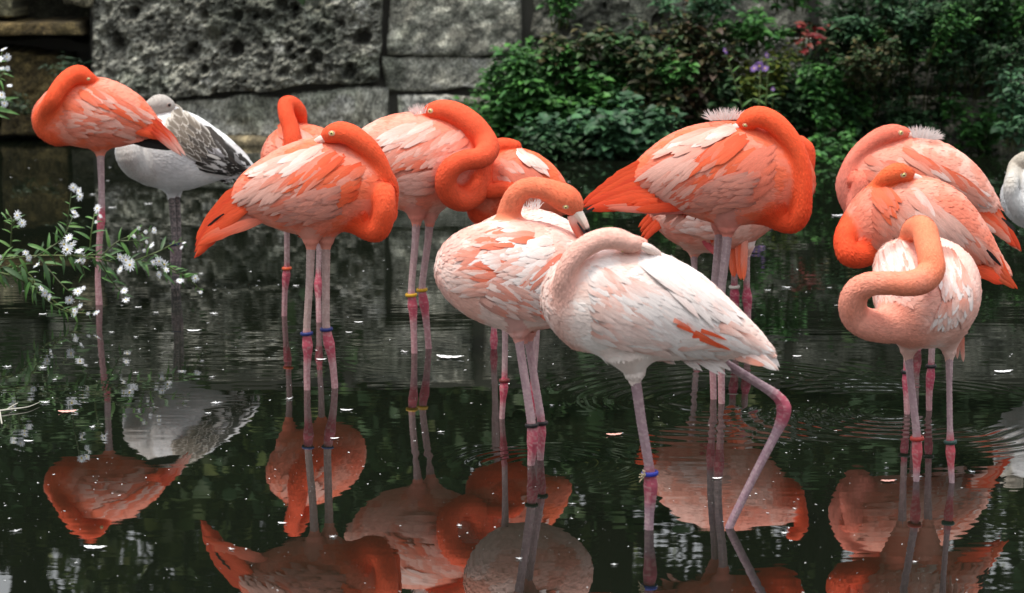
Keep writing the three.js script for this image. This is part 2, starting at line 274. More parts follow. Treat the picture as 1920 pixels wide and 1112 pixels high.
function flamingo(s) {
  const R = rng(birdSeed += 37), base = ground(...s.base), zb = base.z, m = mpp(zb), o = thing('flamingo', s.label, 'flamingo', base.toArray(), 'flamingos resting in the pond');
  const L = (x, y, dz = 0) => onPlane(x, y, zb + dz).sub(base);
  const conv = (a) => a.map(([x, y, r, dz = 0]) => ({ p: L(x, y, dz), r: r * m }));
  const zs = s.zs ?? 0.78, body = spline(conv(s.body), 3), necks = s.necks.map((a) => spline(conv(a), 5));
  for (const l of s.legs) {   // each foot stands where the photograph shows it entering the water, and goes on below
    const e = l.pts[l.pts.length - 1], de = (l.foot ?? ground(e[0], e[1]).z - zb), d0 = l.dz ?? 0; let tot = 0; const acc = l.pts.map((p, i) => (tot += i ? Math.hypot(p[0] - l.pts[i - 1][0], p[1] - l.pts[i - 1][1]) : 0));
    l.pts = l.pts.map((p, i) => [p[0], p[1], p[2], p[3] ?? lerp(d0, de, acc[i] / tot)]);
    const f = l.pts[l.pts.length - 2]; l.pts.push([e[0] + (e[0] - f[0]) * 0.25, e[1] + (e[1] - f[1]) * 0.25 + 12, e[2], de]);
  }
  const segs = [];
  const addSegs = (a, z, group, k0, k1) => { for (let i = 0; i + 1 < a.length; i++) { const A = a[i], B = a[i + 1], d = B.p.clone().sub(A.p), t0 = i / (a.length - 1), t1 = (i + 1) / (a.length - 1); segs.push({ x: A.p.x, y: A.p.y, z: A.p.z, dx: d.x, dy: d.y, dz: d.z, q: 1 / Math.max(1e-9, d.x * d.x + d.y * d.y + d.z * d.z / z / z), r: A.r, dr: B.r - A.r, zs: z, g: group, k0: lerp(k0, k1, t0), k1: lerp(k0, k1, t1), t0, t1 }); } };
  addSegs(body, zs, 0, 0, 0);
  for (const nk of necks) addSegs(nk, 1, 1, 0.004, s.neckBlend ?? 0.035);
  for (const l of s.legs) { const t = l.thigh ?? [], top = l.pts[0]; addSegs(conv([[t[0] ?? top[0], top[1] - (t[1] ?? 34), t[2] ?? 24, top[3] ?? 0], [top[0], top[1] - 8, top[2] * 1.75, top[3] ?? 0], [top[0] + (l.pts[1][0] - top[0]) * 0.06, top[1] + 8, top[2] * 1.05, top[3] ?? 0]]), 1, 2, 0, 0); }
  const bs = segs.filter((q) => q.g === 0), ns = segs.filter((q) => q.g === 1), ts = segs.filter((q) => q.g === 2);
  let hit = null, hitT = 0, hitK = 0;
  const dist = (q, x, y, z) => { const X = x - q.x, Y = y - q.y, Z = (z - q.z) / q.zs, D = q.dz / q.zs; let t = (X * q.dx + Y * q.dy + Z * D) * q.q; t = t < 0 ? 0 : t > 1 ? 1 : t; const a = X - t * q.dx, b = Y - t * q.dy, c = Z - t * D; hitT = t; return Math.sqrt(a * a + b * b + c * c) - q.r - t * q.dr; };
  const dBody = (x, y, z) => { let d = 9; for (const q of bs) d = smin(d, dist(q, x, y, z), 0.01); return d; };
  const dNeck = (x, y, z) => { let d = 9; for (const q of ns) { const e = dist(q, x, y, z); if (e < d) { d = e; hit = q; hitK = lerp(q.k0, q.k1, hitT); } } return d; };
  const dThigh = (x, y, z) => { let d = 9; for (const q of ts) d = Math.min(d, dist(q, x, y, z)); return d; };
  const sdf = (x, y, z) => { let d = dBody(x, y, z); if (ts.length) d = smin(d, dThigh(x, y, z), 0.03); if (ns.length) { const n = dNeck(x, y, z); d = smin(d, n, hitK); } return d; };
  const lo = V(9, 9, 9), hi = V(-9, -9, -9);
  for (const q of segs) for (const t of [0, 1]) { const r = q.r + t * q.dr + 0.025; lo.min(V(q.x + t * q.dx - r, q.y + t * q.dy - r, q.z + t * q.dz - r * q.zs)); hi.max(V(q.x + t * q.dx + r, q.y + t * q.dy + r, q.z + t * q.dz + r * q.zs)); }
  const net = surfaceNet(sdf, lo, hi, s.cell ?? 0.006), P = net.pos, n = P.length / 3;
  // colours, normals, the way the feathers lie
  const col = new Float32Array(n * 3), nor = new Float32Array(n * 3), c = new THREE.Color(), e = 0.002;
  const K = s.col, neckA = C(K.neck), neckB = C(K.neckEnd ?? K.neck), bodyA = C(K.body), bodyB = C(K.fleck ?? K.body), bodyC = C(K.belly ?? K.body), headC = K.head ? C(K.head) : neckA, sd = birdSeed * 1.7;
  const placed = [], pc = new THREE.Color(), headLen = K.headLen ?? 0.12;
  for (let i = 0; i < n; i++) {
    const x = P[i * 3], y = P[i * 3 + 1], z = P[i * 3 + 2], f0 = sdf(x, y, z);
    const N = V(sdf(x + e, y, z) - f0, sdf(x, y + e, z) - f0, sdf(x, y, z + e) - f0).normalize(); N.toArray(nor, i * 3);
    let db = 9, bq = bs[0]; for (const q of bs) { const d = dist(q, x, y, z); if (d < db) { db = d; bq = q; } }
    const dt = dThigh(x, y, z), dn = ns.length ? dNeck(x, y, z) : 9, along = hit ? lerp(hit.t0, hit.t1, 0.5) : 0;
    const fl = sstep(0.47, 0.57, fbm(x * 16 + sd, y * 16, z * 16, 3)), be = sstep(0.48, 0.56, fbm(x * 9 + sd, y * 9 + 5, z * 9, 3));
    c.copy(bodyA).lerp(bodyB, fl * 0.75).lerp(bodyC, be * 0.6);
    const w = 1 - sstep(-0.004, 0.01 + 0.03 * along * along, dn - Math.min(db, dt) + 0.006 * (noise(x * 60, y * 60, z * 60) - 0.5));
    if (w > 0) { pc.copy(neckA).lerp(neckB, sstep(0.25, 0.9, along + 0.25 * (noise(x * 25, y * 25, z * 25) - 0.5))); if (along < headLen) pc.lerp(headC, 1 - sstep(headLen * 0.6, headLen, along)); c.lerp(pc, w); }
    if (K.thigh && dt < db) c.lerp(C(K.thigh), 0.6);
    const g = 0.93 + 0.14 * noise(x * 90, y * 90, z * 90); c.multiplyScalar(g); c.toArray(col, i * 3);
    const neckish = w > 0.5, fl2 = V(); const onThigh = dt < db && !neckish; const q = neckish ? hit : bq; fl2.set(q.dx, q.dy, q.dz); if (!neckish && dt < db) fl2.set(0, -1, 0);
    placed.push([neckish, fl2, along, onThigh]);
  }
  const bg = geoFrom(P, net.idx, col); bg.setAttribute('normal', new THREE.Float32BufferAttribute(nor, 3));
  const parts = [bg];
  // legs: scaly shafts with a knob at the heel, one with the body
  const legTop = C(s.leg ?? '#a3898c'), legKnob = C(s.knob ?? '#ad4b5c'), legLow = C(s.shank ?? '#a87c81');
  for (const l of s.legs) {
    const a = conv(l.pts), kn = l.knob ?? -1, lens = [0]; for (let i = 1; i < a.length; i++) lens.push(lens[i - 1] + a[i].p.distanceTo(a[i - 1].p));
    const tot = lens[a.length - 1], kt = kn >= 0 ? lens[kn] / tot : -9, kr = kn >= 0 ? a[kn].r : 0, path = new THREE.CurvePath();
    for (let i = 0; i + 1 < a.length; i++) path.add(new THREE.LineCurve3(a[i].p, a[i + 1].p));
    const pts = []; const M = Math.ceil(tot / 0.02); for (let i = 0; i <= M; i++) pts.push(path.getPointAt(i / M));
    for (let q = 0; q < 2; q++) for (let i = 1; i < M; i++) pts[i] = pts[i - 1].clone().add(pts[i + 1]).multiplyScalar(0.25).addScaledVector(pts[i], 0.5);
    const rad = (t) => { const d = t * tot; let i = 0; while (i < a.length - 2 && lens[i + 1] < d) i++; return lerp(a[i].r, a[i + 1].r, clamp((d - lens[i]) / (lens[i + 1] - lens[i]))); };
    parts.push(tube(pts, (t, an) => { let r = rad(t), d = t * tot; const k = (d - kt * tot) / 0.045; if (kt < 0 || Math.abs(k) > 1) { const sc = (d / 0.0105) % 1; r *= 1 + 0.05 * sstep(0.75, 1, sc) - 0.04 * sstep(0.25, 0, sc); } return r * (1 + 0.06 * Math.cos(an * 2)); },
      (t, an) => { const d = (t - kt) * tot, w = kt < 0 ? 0 : 1 - sstep(0.025, 0.07, Math.abs(d)), g = 0.82 + 0.36 * noise(t * tot * 95, an * 1.2, sd) ; c.copy(d > 0 && kt >= 0 ? legLow : legTop).lerp(legKnob, w); if (noise(t * tot * 190, Math.floor(an * 2), sd) > 0.62) c.lerp(C('#d9c4bf'), 0.25); return c.clone().multiplyScalar(g); }, 12, Math.ceil(tot / 0.0035)));
    for (const b of l.bands ?? []) {
      const pb = surfAt(b.x, b.y, L, a, b), r = pb.r * 1.22, tg = new THREE.TorusGeometry(r, 0.0042, 8, 28); tg.rotateX(Math.PI / 2); tg.scale(1, 1.5, 1); tg.rotateZ(b.tilt ?? 0.06); tg.translate(pb.p.x, pb.p.y, pb.p.z);
      part('leg_band', tg, bandMat(b.c), o);
    }
  }
  for (const g of parts) { g.deleteAttribute('uv'); g.deleteAttribute('tangent'); }
  const bodyMesh = part('body', mergeGeometries(parts), skinMat, o);
  // down and contour feathers over the skin
  {
    const list = []; const x = V(), y = V(), z = V(), M = new THREE.Matrix4(), dens = s.dens ?? 1;
    for (let i = 0; i < n; i++) {
      const [nk, fl, al, th] = placed[i]; if (R() > (nk ? 1.0 : 0.42) * dens) continue;
      z.fromArray(nor, i * 3); x.copy(fl).add(V(R() - 0.5, R() - 0.5, R() - 0.5).multiplyScalar(fl.length() * (nk ? 0.7 : 0.5))); x.addScaledVector(z, -x.dot(z)); if (x.lengthSq() < 1e-10) continue; x.normalize(); y.crossVectors(z, x);
      const len = (nk ? 0.008 + 0.006 * al : th ? 0.009 : 0.022) * (0.7 + 0.6 * R()), wd = (nk ? 0.005 : th ? 0.006 : 0.012) * (0.7 + 0.6 * R()), lift = (nk ? 0.05 : 0.02) + (nk ? 0.13 : 0.08) * R();
      x.addScaledVector(z, lift).normalize(); z.crossVectors(x, y).normalize();
      M.makeBasis(x.clone().multiplyScalar(len), y.clone().multiplyScalar(wd), z.clone().multiplyScalar(len)); M.setPosition(P[i * 3] - nor[i * 3] * 0.0008, P[i * 3 + 1] - nor[i * 3 + 1] * 0.0008, P[i * 3 + 2] - nor[i * 3 + 2] * 0.0008);
      const g = nk ? 0.88 + 0.2 * R() : 0.95 + 0.12 * R(); list.push([M.clone(), c.fromArray(col, i * 3).clone().multiplyScalar(g)]);
    }
    const im = new THREE.InstancedMesh(plume, downMat, list.length); im.name = 'down_feathers'; im.userData.kind = 'stuff';
    list.forEach(([M, k], i) => { im.setMatrixAt(i, M); im.setColorAt(i, k); }); shadow(im); o.add(im);
  }
  // the flank's height map: how far towards the viewer (side 1) or away (side -1) the body bulges at x, y
  const bulge = (x, y, side) => { let best = -9; for (const q of bs) { const l2 = q.dx * q.dx + q.dy * q.dy; let t = l2 > 1e-9 ? ((x - q.x) * q.dx + (y - q.y) * q.dy) / l2 : 0; t = clamp(t); const r = (q.r + t * q.dr) * 1.05, d2 = (x - q.x - t * q.dx) ** 2 + (y - q.y - t * q.dy) ** 2, zc = q.z + t * q.dz; const h = d2 < r * r ? q.zs * Math.sqrt(r * r - d2) : -q.zs * 0.25 * (Math.sqrt(d2) - r); best = Math.max(best, side * zc + h); } return side * best; };
  const at = (px, py, side = 1) => { let p = L(px, py, 0); for (let i = 0; i < 4; i++) p = L(px, py, bulge(p.x, p.y, side)); return p; };
  function feather(px, py, ang, len, wid, cA, cB, opt = {}) {   // ang in the picture plane, radians, up positive
    const p = at(px, py, opt.side ?? 1), side = opt.side ?? 1, l = len * m, w = wid * m * 0.5, n2 = opt.fine ? 12 : 9, pos = [], uv = [], cc = [], idx = [], cx = Math.cos(ang), cy = Math.sin(ang), bend = (opt.bend ?? 0) * l, ph = R() * 99, ragged = opt.ragged ?? 0.12, skew = (R() - 0.5) * 0.3;
    for (let i = 0; i <= n2; i++) {
      const t = i / n2, prof = Math.min(1, 0.5 + 1.6 * t) * Math.pow(Math.max(0, 1 - Math.pow(t, opt.point ?? 2.5)), 0.55), sx = l * t, sy = bend * t * t;
      for (let k = -2; k <= 2; k++) {
        const a = k / 2, wv = w * prof * (1 - ragged * (Math.abs(a) > 0.9 ? noise(ph + t * 13, k) : 0)), ly = sy + a * wv, lx = sx - Math.abs(a) * 0.25 * wv + a * skew * wv;
        const X = p.x + lx * cx - ly * cy, Y = p.y + lx * cy + ly * cx; let Z;
        if (opt.z) Z = opt.z(t); else Z = bulge(X, Y, side) + side * (-0.004 + (0.004 + (opt.lift ?? 0.003)) * sstep(0, 0.5, t) + (opt.tip ?? 0.003) * t * t);
        Z += side * 0.07 * w * (1 - a * a) * (0.4 + prof);
        pos.push(X, Y, Z); uv.push(a * 0.5 + 0.5, t);
        const mixT = clamp(sstep(0.15, 1.0, t + 0.3 * (noise(ph + t * 5, a * 2) - 0.5))); c.copy(cA).lerp(cB, mixT); if (opt.streak && k === 0 && t > 0.1 && t < 0.96) c.copy(opt.streak); else if (opt.streak && Math.abs(k) === 1 && t > 0.3 && t < 0.92) c.lerp(opt.streak, 0.9); c.multiplyScalar(0.94 + 0.12 * noise(ph + t * 7, a * 3)); cc.push(c.r, c.g, c.b);
        if (i < n2 && k < 2) { const q = i * 5 + k + 2; if (side > 0) idx.push(q, q + 5, q + 1, q + 1, q + 5, q + 6); else idx.push(q, q + 1, q + 5, q + 1, q + 6, q + 5); }
      }
    }
    const g = geoFrom(pos, idx, cc, uv);
    if (!opt.z) {   // a vane is soft and lies close: its shading follows the curve of the bird as much as its own
      const nn = g.attributes.normal, h = 0.006, v = V(), b = V();
      for (let i = 0; i < nn.count; i++) { const X = pos[i * 3], Y = pos[i * 3 + 1], z0 = bulge(X, Y, side); b.set(-(bulge(X + h, Y, side) - z0) / h, -(bulge(X, Y + h, side) - z0) / h, 1); b.x = clamp(b.x, -2, 2); b.y = clamp(b.y, -2, 2); b.normalize().multiplyScalar(side); v.fromBufferAttribute(nn, i); if (v.dot(b) < 0.35) continue; v.multiplyScalar(0.38).addScaledVector(b, 0.62).normalize(); nn.setXYZ(i, v.x, v.y, v.z); }
    }
    return g;
  }
  const pick = (pal, at) => {   // neighbours in a palette run into one another
    const k = clamp(at ?? R(), 0, 0.999) * pal.length, i = Math.floor(k), f = at === undefined ? 0 : sstep(0.25, 0.75, k - i) * (i + 1 < pal.length ? 1 : 0), h0 = pal[i], h1 = pal[Math.min(pal.length - 1, i + 1)], j = 0.94 + 0.12 * R();
    return [C(h0[0]).lerp(C(h1[0]), f).multiplyScalar(j), C(h0[1]).lerp(C(h1[1]), f).multiplyScalar(j), h0[2] ? C(h0[2]) : null];
  };
  // wing: overlapping rows of feathers inside a quadrilateral (front-top, front-bottom, rear-bottom, rear-top)
  for (const side of [1, -1]) for (const which of [...new Set((s.wing ?? []).map((t) => t.w ?? 0))]) {
    const big = [], small = [];
    for (const t of s.wing ?? []) {
      if ((t.w ?? 0) !== which || (side < 0 && t.front)) continue;
      // the quadrilateral is what the feathers cover: their roots stop short of its rear edge
      const l1 = t.len[1] ?? t.len[0], [a, b] = t.q, back = (r, f) => { const k = Math.hypot(r[0] - f[0], r[1] - f[1]), z = Math.max(0.25, 1 - 0.8 * l1 / k); return [lerp(f[0], r[0], z), lerp(f[1], r[1], z)]; }, d = back(t.q[2], b), f = back(t.q[3], a);
      const Q = (u, v) => [lerp(lerp(a[0], b[0], v), lerp(f[0], d[0], v), u), lerp(lerp(a[1], b[1], v), lerp(f[1], d[1], v), u)];
      const rows = Math.round(t.rows * (t.dr ?? 1.45)), cols = Math.round(t.cols * (t.dc ?? 1.35)), ts = R() * 50;
      for (let i = 0; i < rows; i++) for (let j = 0; j < cols; j++) {
        const u = clamp((i + 0.1 + 0.8 * R()) / rows), v = clamp((j + 0.5 * (i % 2) + 0.1 + 0.6 * R()) / (cols + 0.4)), [x, y] = Q(u, v), [x2, y2] = Q(u + 0.05, v);
        const ang = Math.atan2(-(y2 - y), x2 - x) + ((t.turn ?? 0) + (R() - 0.5) * (t.wild ?? 14) + (t.fan ?? 0) * (v - 0.5)) * Math.PI / 180, ln = lerp(t.len[0], l1, u) * (0.85 + 0.35 * R()), wd = t.wid * (t.wk ?? 1.0) * (0.85 + 0.3 * R());
        const pal = t.pals ? t.pals[Math.round(clamp(u * t.pals.length + (R() - 0.5) * 0.8 - 0.5, 0, t.pals.length - 1))] : t.pal, [cA, cB, streak] = pick(pal, noise(u * 2.2 + ts, v * 5 + ts) * 1.5 - 0.25 + (R() - 0.5) * 0.45);
        const g = feather(x, y, ang, ln, wd, cA, cB, { side, lift: (t.lift ?? 0.003) * 0.5 + (1 - u) * 0.003 + R() * 0.001, tip: (t.tip ?? 0.002) * (0.3 + 1.0 * R()), bend: (t.bend ?? 0.1) * (Math.cos(ang) < 0 ? 1 : -1) + (R() - 0.5) * 0.1, ragged: t.ragged, point: t.point, streak });
        (side > 0 && ln >= 44 ? big : small).push(g);
      }
    }
    if (big.length + small.length === 0) continue;
    while (small.length > 1 && small.length < 14) big.push(small.pop()); if (!small.length) small.push(big.pop());
    const wing = part('wing', mergeGeometries(small), featherMat, o);
    for (const g of big) part('feather', g, featherMat, wing);
  }
  // tail and long flight feathers: fans from a base line to a tip line
  if (s.tail) {
    let tail = null;
    for (const t of s.tail) for (let i = 0; i < t.n; i++) {
      const v = t.n === 1 ? 0.5 : i / (t.n - 1), x0 = lerp(t.b[0][0], t.b[1][0], v), y0 = lerp(t.b[0][1], t.b[1][1], v), x1 = lerp(t.t[0][0], t.t[1][0], v) + (R() - 0.5) * 4, y1 = lerp(t.t[0][1], t.t[1][1], v) + (R() - 0.5) * 4;
      const [cA, cB] = pick(t.pal), dz0 = t.dz?.[0] ?? 0, dz1 = (t.dz?.[1] ?? dz0) + (R() - 0.5) * 0.02, order = (t.order ?? 1) * (v - 0.5) * 0.03;
      const g = feather(x0, y0, Math.atan2(-(y1 - y0), x1 - x0), Math.hypot(x1 - x0, y1 - y0), t.w, cA, cB, { z: (q) => lerp(dz0, dz1, q) + order, bend: (t.bend ?? 0) + (R() - 0.5) * 0.04, point: t.point ?? 3.5, ragged: 0.22, fine: true });
      // the base stays where it was drawn, not on the flank
      const p0 = at(x0, y0), w0 = L(x0, y0, dz0); g.translate(w0.x - p0.x, w0.y - p0.y, 0);
      if (!tail) tail = part('tail', g, featherMat, o); else part('tail_feather', g, featherMat, tail);
    }
  }
  // loose white tufts
  if (s.tuft) { const gs = []; for (const t of s.tuft) for (let i = 0; i < t.n * 4; i++) { const v = R(), x = lerp(t.b[0][0], t.b[1][0], v), y = lerp(t.b[0][1], t.b[1][1], v), a = (lerp(t.a[0], t.a[1], v) + (R() - 0.5) * 30) * Math.PI / 180, [cA, cB] = pick(t.pal), dz = (R() - 0.5) * 0.08 + (t.dz ?? 0); const g = feather(x, y, a, t.len * (0.35 + 0.75 * R()), t.w * 0.42, cA, cB, { z: () => dz, ragged: 0.5, bend: (R() - 0.5) * 0.6, point: 1.6 }); const p0 = at(x, y), w0 = L(x, y, dz); g.translate(w0.x - p0.x, w0.y - p0.y, 0); gs.push(g); } part('tuft', mergeGeometries(gs), featherMat, o); }
  // first place where the sight line through a pixel meets the bird
  const surf = (px, py) => { for (let dz = 0.3; dz > -0.4; dz -= 0.002) { const p = L(px, py, dz); if (sdf(p.x, p.y, p.z) < 0) return p; } return L(px, py, 0); };
  if (s.eye) {
    const [ex, ey, er = 4.2] = s.eye, p = surf(ex, ey), N = V(sdf(p.x + e, p.y, p.z) - sdf(p.x, p.y, p.z), sdf(p.x, p.y + e, p.z) - sdf(p.x, p.y, p.z), sdf(p.x, p.y, p.z + e) - sdf(p.x, p.y, p.z)).normalize(), r = er * m;
    const eg = new THREE.SphereGeometry(r, 16, 12); eg.translate(0, 0, -r * 0.25); const eye = part('eye', eg, s.eyeDark ? pupilMat : eyeMat, o); eye.position.copy(p); eye.quaternion.setFromUnitVectors(V(0, 0, 1), N);
    const pg = new THREE.SphereGeometry(r * 0.4, 12, 8); pg.scale(1, 1, 0.5); pg.translate(0, 0, r * 0.68); part('pupil', pg, pupilMat, eye);
    const lg = new THREE.TorusGeometry(r * 1.05, r * 0.28, 8, 20); lg.scale(1.15, 0.9, 1); part('eyelid', lg, s.lid ? new THREE.MeshStandardMaterial({ color: C(s.lid), roughness: 0.7 }) : lidMat, eye);
  }
  if (s.bill) { const a = spline(conv(s.bill), 4), c0 = C(s.billCol?.[0] ?? '#efd9cf'), c1 = C(s.billCol?.[1] ?? '#e7b9ae'); part('bill', tube(a.map((k) => k.p), (t) => a[Math.round(t * (a.length - 1))].r, (t) => c0.clone().lerp(c1, t), 12, 24), billMat, o); }
  if (s.more) s.more({ o, L, m, R, surf, feather, conv, at });
  return o;
}
// the point of a leg nearest a pixel, with the leg's radius there
function surfAt(x, y, L, a, b) {
  let best = null, bd = 9; const q = L(x, y, a[0].p.z);
  for (let i = 0; i + 1 < a.length; i++) for (let k = 0; k <= 20; k++) { const t = k / 20, p = a[i].p.clone().lerp(a[i + 1].p, t), d = Math.hypot(p.x - q.x, p.y - q.y); if (d < bd) { bd = d; best = { p, r: lerp(a[i].r, a[i + 1].r, t) }; } }
  return best;
}

// palettes (pigment)
const DEEP = '#ef5526', ORG = '#ee6a40', COR = '#e87d63', PNK = '#e89a86', PAL = '#efb9aa', WHT = '#f7efec', GPK = '#cf8f80', RED = '#e2441c', BLK = '#17120f', BLU = '#f6dcd4';
const mixWarm = [[ORG, COR], [COR, PNK], [PNK, PAL], [COR, COR], [PNK, PNK]], mixPink = [[PNK, PAL], [PAL, PAL], [COR, PNK], [PNK, PNK]], flank = [[GPK, PNK], [COR, GPK], [PNK, GPK], ['#c98574', PNK]], mixOr = [[DEEP, ORG], [ORG, ORG], [ORG, COR], [COR, PNK]], tailOr = [[DEEP, RED], [RED, DEEP], [DEEP, DEEP]];
const TO_NECK = (a) => a;

// A: far left, on one leg
flamingo({
  label: 'coral orange flamingo on one leg at the far left, beside the daisy stems', base: [187, 571], cell: 0.0065,
  body: [[96, 222, 36], [120, 215, 52], [150, 211, 63], [190, 213, 65], [228, 220, 52], [258, 228, 34], [282, 238, 20], [300, 246, 10]],
  necks: [[[176, 151, 9, 0.03], [163, 146, 14, 0.05], [147, 140, 18, 0.06], [128, 148, 17, 0.08], [112, 165, 16, 0.1], [99, 186, 15.5, 0.11], [88, 205, 15, 0.08], [84, 224, 16, 0.03], [90, 240, 20, 0]], [[84, 196, 13, 0], [78, 210, 13, -0.02], [78, 230, 14, -0.02], [88, 245, 17, -0.01], [105, 248, 24, 0]]],
  col: { neck: '#ee5429', body: COR, fleck: ORG, belly: PNK, thigh: PNK, neckEnd: '#ec5a2e' }, legs: [{ pts: [[188, 282, 8], [190, 340, 6.3], [191, 398, 6.5], [190, 412, 8.5], [187, 440, 6.3], [183, 520, 5.6], [186, 571, 7]], knob: 3, thigh: [186, 40, 26] }],
  wing: [
    { q: [[108, 178], [108, 232], [258, 250], [286, 218]], rows: 6, cols: 7, len: [40, 62], wid: 15, turn: -3, pals: [mixOr, mixWarm, [[COR, PNK], [PNK, PAL], [ORG, COR]], mixWarm] },
    { q: [[150, 158], [140, 170], [276, 236], [290, 218]], rows: 4, cols: 3, len: [52, 70], wid: 14, pal: [[ORG, COR], [PNK, PAL], [DEEP, ORG]], lift: 0.01 },
    { q: [[118, 216], [112, 248], [214, 258], [216, 226]], rows: 5, cols: 4, len: [38, 48], wid: 13, turn: 6, lift: 0.014, wild: 26, pal: [[COR, PNK], [PNK, PAL], [COR, COR]] }],
  tail: [{ b: [[255, 206], [250, 244]], t: [[338, 262], [318, 258]], n: 7, w: 17, pal: tailOr, dz: [0.055, 0.03], bend: -0.1 }, { b: [[290, 225], [285, 246]], t: [[348, 292], [336, 286]], n: 4, w: 12, pal: [[DEEP, DEEP], [RED, PAL]], dz: [0.05, 0.05], bend: -0.05 }, { b: [[238, 258], [245, 264]], t: [[322, 272], [326, 282]], n: 3, w: 15, pal: [[BLK, BLK]], dz: [0, 0] }, { b: [[228, 252], [230, 262]], t: [[278, 252], [272, 262]], n: 3, w: 14, pal: [[PNK, COR]], dz: [0.04, 0.03] }],
  eye: [166, 148, 2.6], bill: [[170, 151, 5, 0.03], [184, 155, 7, 0.02], [200, 162, 5, 0]],
});

// B: grey juvenile behind A
flamingo({
  label: 'grey and white young flamingo with dark streaked wing, behind the far left orange one', base: [327, 540], cell: 0.0065,
  body: [[262, 285, 46], [292, 282, 62], [325, 282, 76], [360, 287, 63], [400, 293, 45], [438, 302, 24], [466, 312, 9]],
  necks: [[[322, 205, 8, 0], [314, 198, 14, 0.02], [300, 194, 17, 0.03], [286, 202, 16, 0.02], [272, 220, 15, 0], [256, 245, 17, 0.06], [243, 270, 21, 0.12], [243, 292, 25, 0.14], [256, 312, 24, 0.1], [276, 318, 26, 0.04]]],
  col: { neck: '#b7b1ab', neckEnd: '#c9c8c6', body: '#dddee0', fleck: '#e6e6e6', belly: '#cfd0d2', head: '#b99f96' }, leg: '#5b5555', knob: '#625558', shank: '#4e494a',
  legs: [{ pts: [[321, 362, 7], [325, 420, 6], [328, 452, 6], [326, 470, 8], [326, 540, 6]], knob: 3, thigh: [322, 40, 30], bands: [{ x: 327, y: 457, c: '#14204a' }] }, { pts: [[331, 362, 7], [334, 420, 6], [335, 455, 6], [334, 470, 7.5], [332, 540, 6]], knob: 3, dz: -0.05, thigh: [332, 40, 30] }],
  wing: [
    { q: [[320, 193], [300, 256], [424, 326], [482, 304]], rows: 8, cols: 7, len: [30, 60], wid: 15, turn: -4, pals: [[['#d2cdc2', '#cbc5ba', '#6a6053']], [['#dad7d0', '#d6d2ca', '#4a4136'], ['#dcdad6', '#d2cec4', '#3a3229']], [['#dedede', '#dcdbd8', '#322b24'], ['#3c352c', '#2c261f'], ['#dedee0', '#dcdce0', '#3a332b']], [['#e0e0e2', '#d8d8d8', '#2a251f'], ['#3a332b', '#241f1a'], ['#2a251f', '#1a1612'], ['#d8d8d8', '#dcdcdc', '#241f1a']]] },
    { q: [[360, 282], [366, 318], [440, 330], [452, 300]], rows: 5, cols: 4, len: [44, 54], wid: 12, lift: 0.002, pal: [['#2a251f', '#1a1612'], ['#d4d2cc', '#cfccc6', '#241f1a'], ['#1d1915', '#15110e'], ['#d4d2cc', '#d8d8d6', '#2a251f']] }],
  tail: [{ b: [[410, 268], [400, 318]], t: [[474, 312], [462, 320]], n: 6, w: 13, pal: [['#1a1714', '#15120f'], ['#d9d9d8', '#cfcfcd'], ['#28231d', '#1a1613']], dz: [0.05, 0.01], bend: -0.04 }, { b: [[400, 318], [398, 330]], t: [[466, 320], [452, 328]], n: 4, w: 16, pal: [['#cfcfd2', '#d9d9da']], dz: [0.0, 0.0] }],
  eye: [317, 197, 3.4], eyeDark: true, lid: '#a88f86', bill: [[322, 203, 6, 0.02], [334, 210, 8, 0], [350, 222, 5, -0.03]], billCol: ['#cfcfcf', '#b9b9b9'], ...{},
});

// C: behind D, neck folded like a post
flamingo({
  label: 'orange flamingo seen from behind with its neck folded upright, partly hidden behind the coral one', base: [540, 596], zs: 0.9, cell: 0.0065,
  body: [[540, 292, 46], [560, 300, 68], [592, 318, 74], [622, 335, 58], [645, 350, 34]],
  necks: [[[566, 228, 10, -0.02], [561, 210, 14, 0.0], [548, 197, 16, 0.02], [536, 196, 15, 0.05], [537, 215, 15, 0.08], [545, 240, 16, 0.1], [549, 265, 17, 0.12], [552, 295, 20, 0.12], [575, 330, 24, 0.1], [620, 345, 22, 0.06], [640, 330, 22, 0.03]]],
  col: { neck: '#ea5128', body: COR, fleck: PNK, belly: ORG, thigh: COR }, leg: '#9c7f80',
  legs: [{ pts: [[536, 395, 7], [538, 440, 5.6], [538, 500, 5.6], [537, 516, 8.5], [534, 545, 5.5], [533, 592, 5.5]], knob: 3, bands: [{ x: 538, y: 505, c: '#c8522a' }] }, { pts: [[599, 400, 7], [598, 470, 5.4], [597, 515, 5.4], [596, 532, 8.5], [597, 560, 5.5], [598, 604, 5.5]], knob: 3 }],
  wing: [{ q: [[520, 232], [512, 300], [600, 320], [604, 244]], rows: 4, cols: 6, len: [34, 44], wid: 16, turn: -30, wild: 30, pal: [[COR, PNK], [ORG, COR], [PNK, PAL]] }],
});

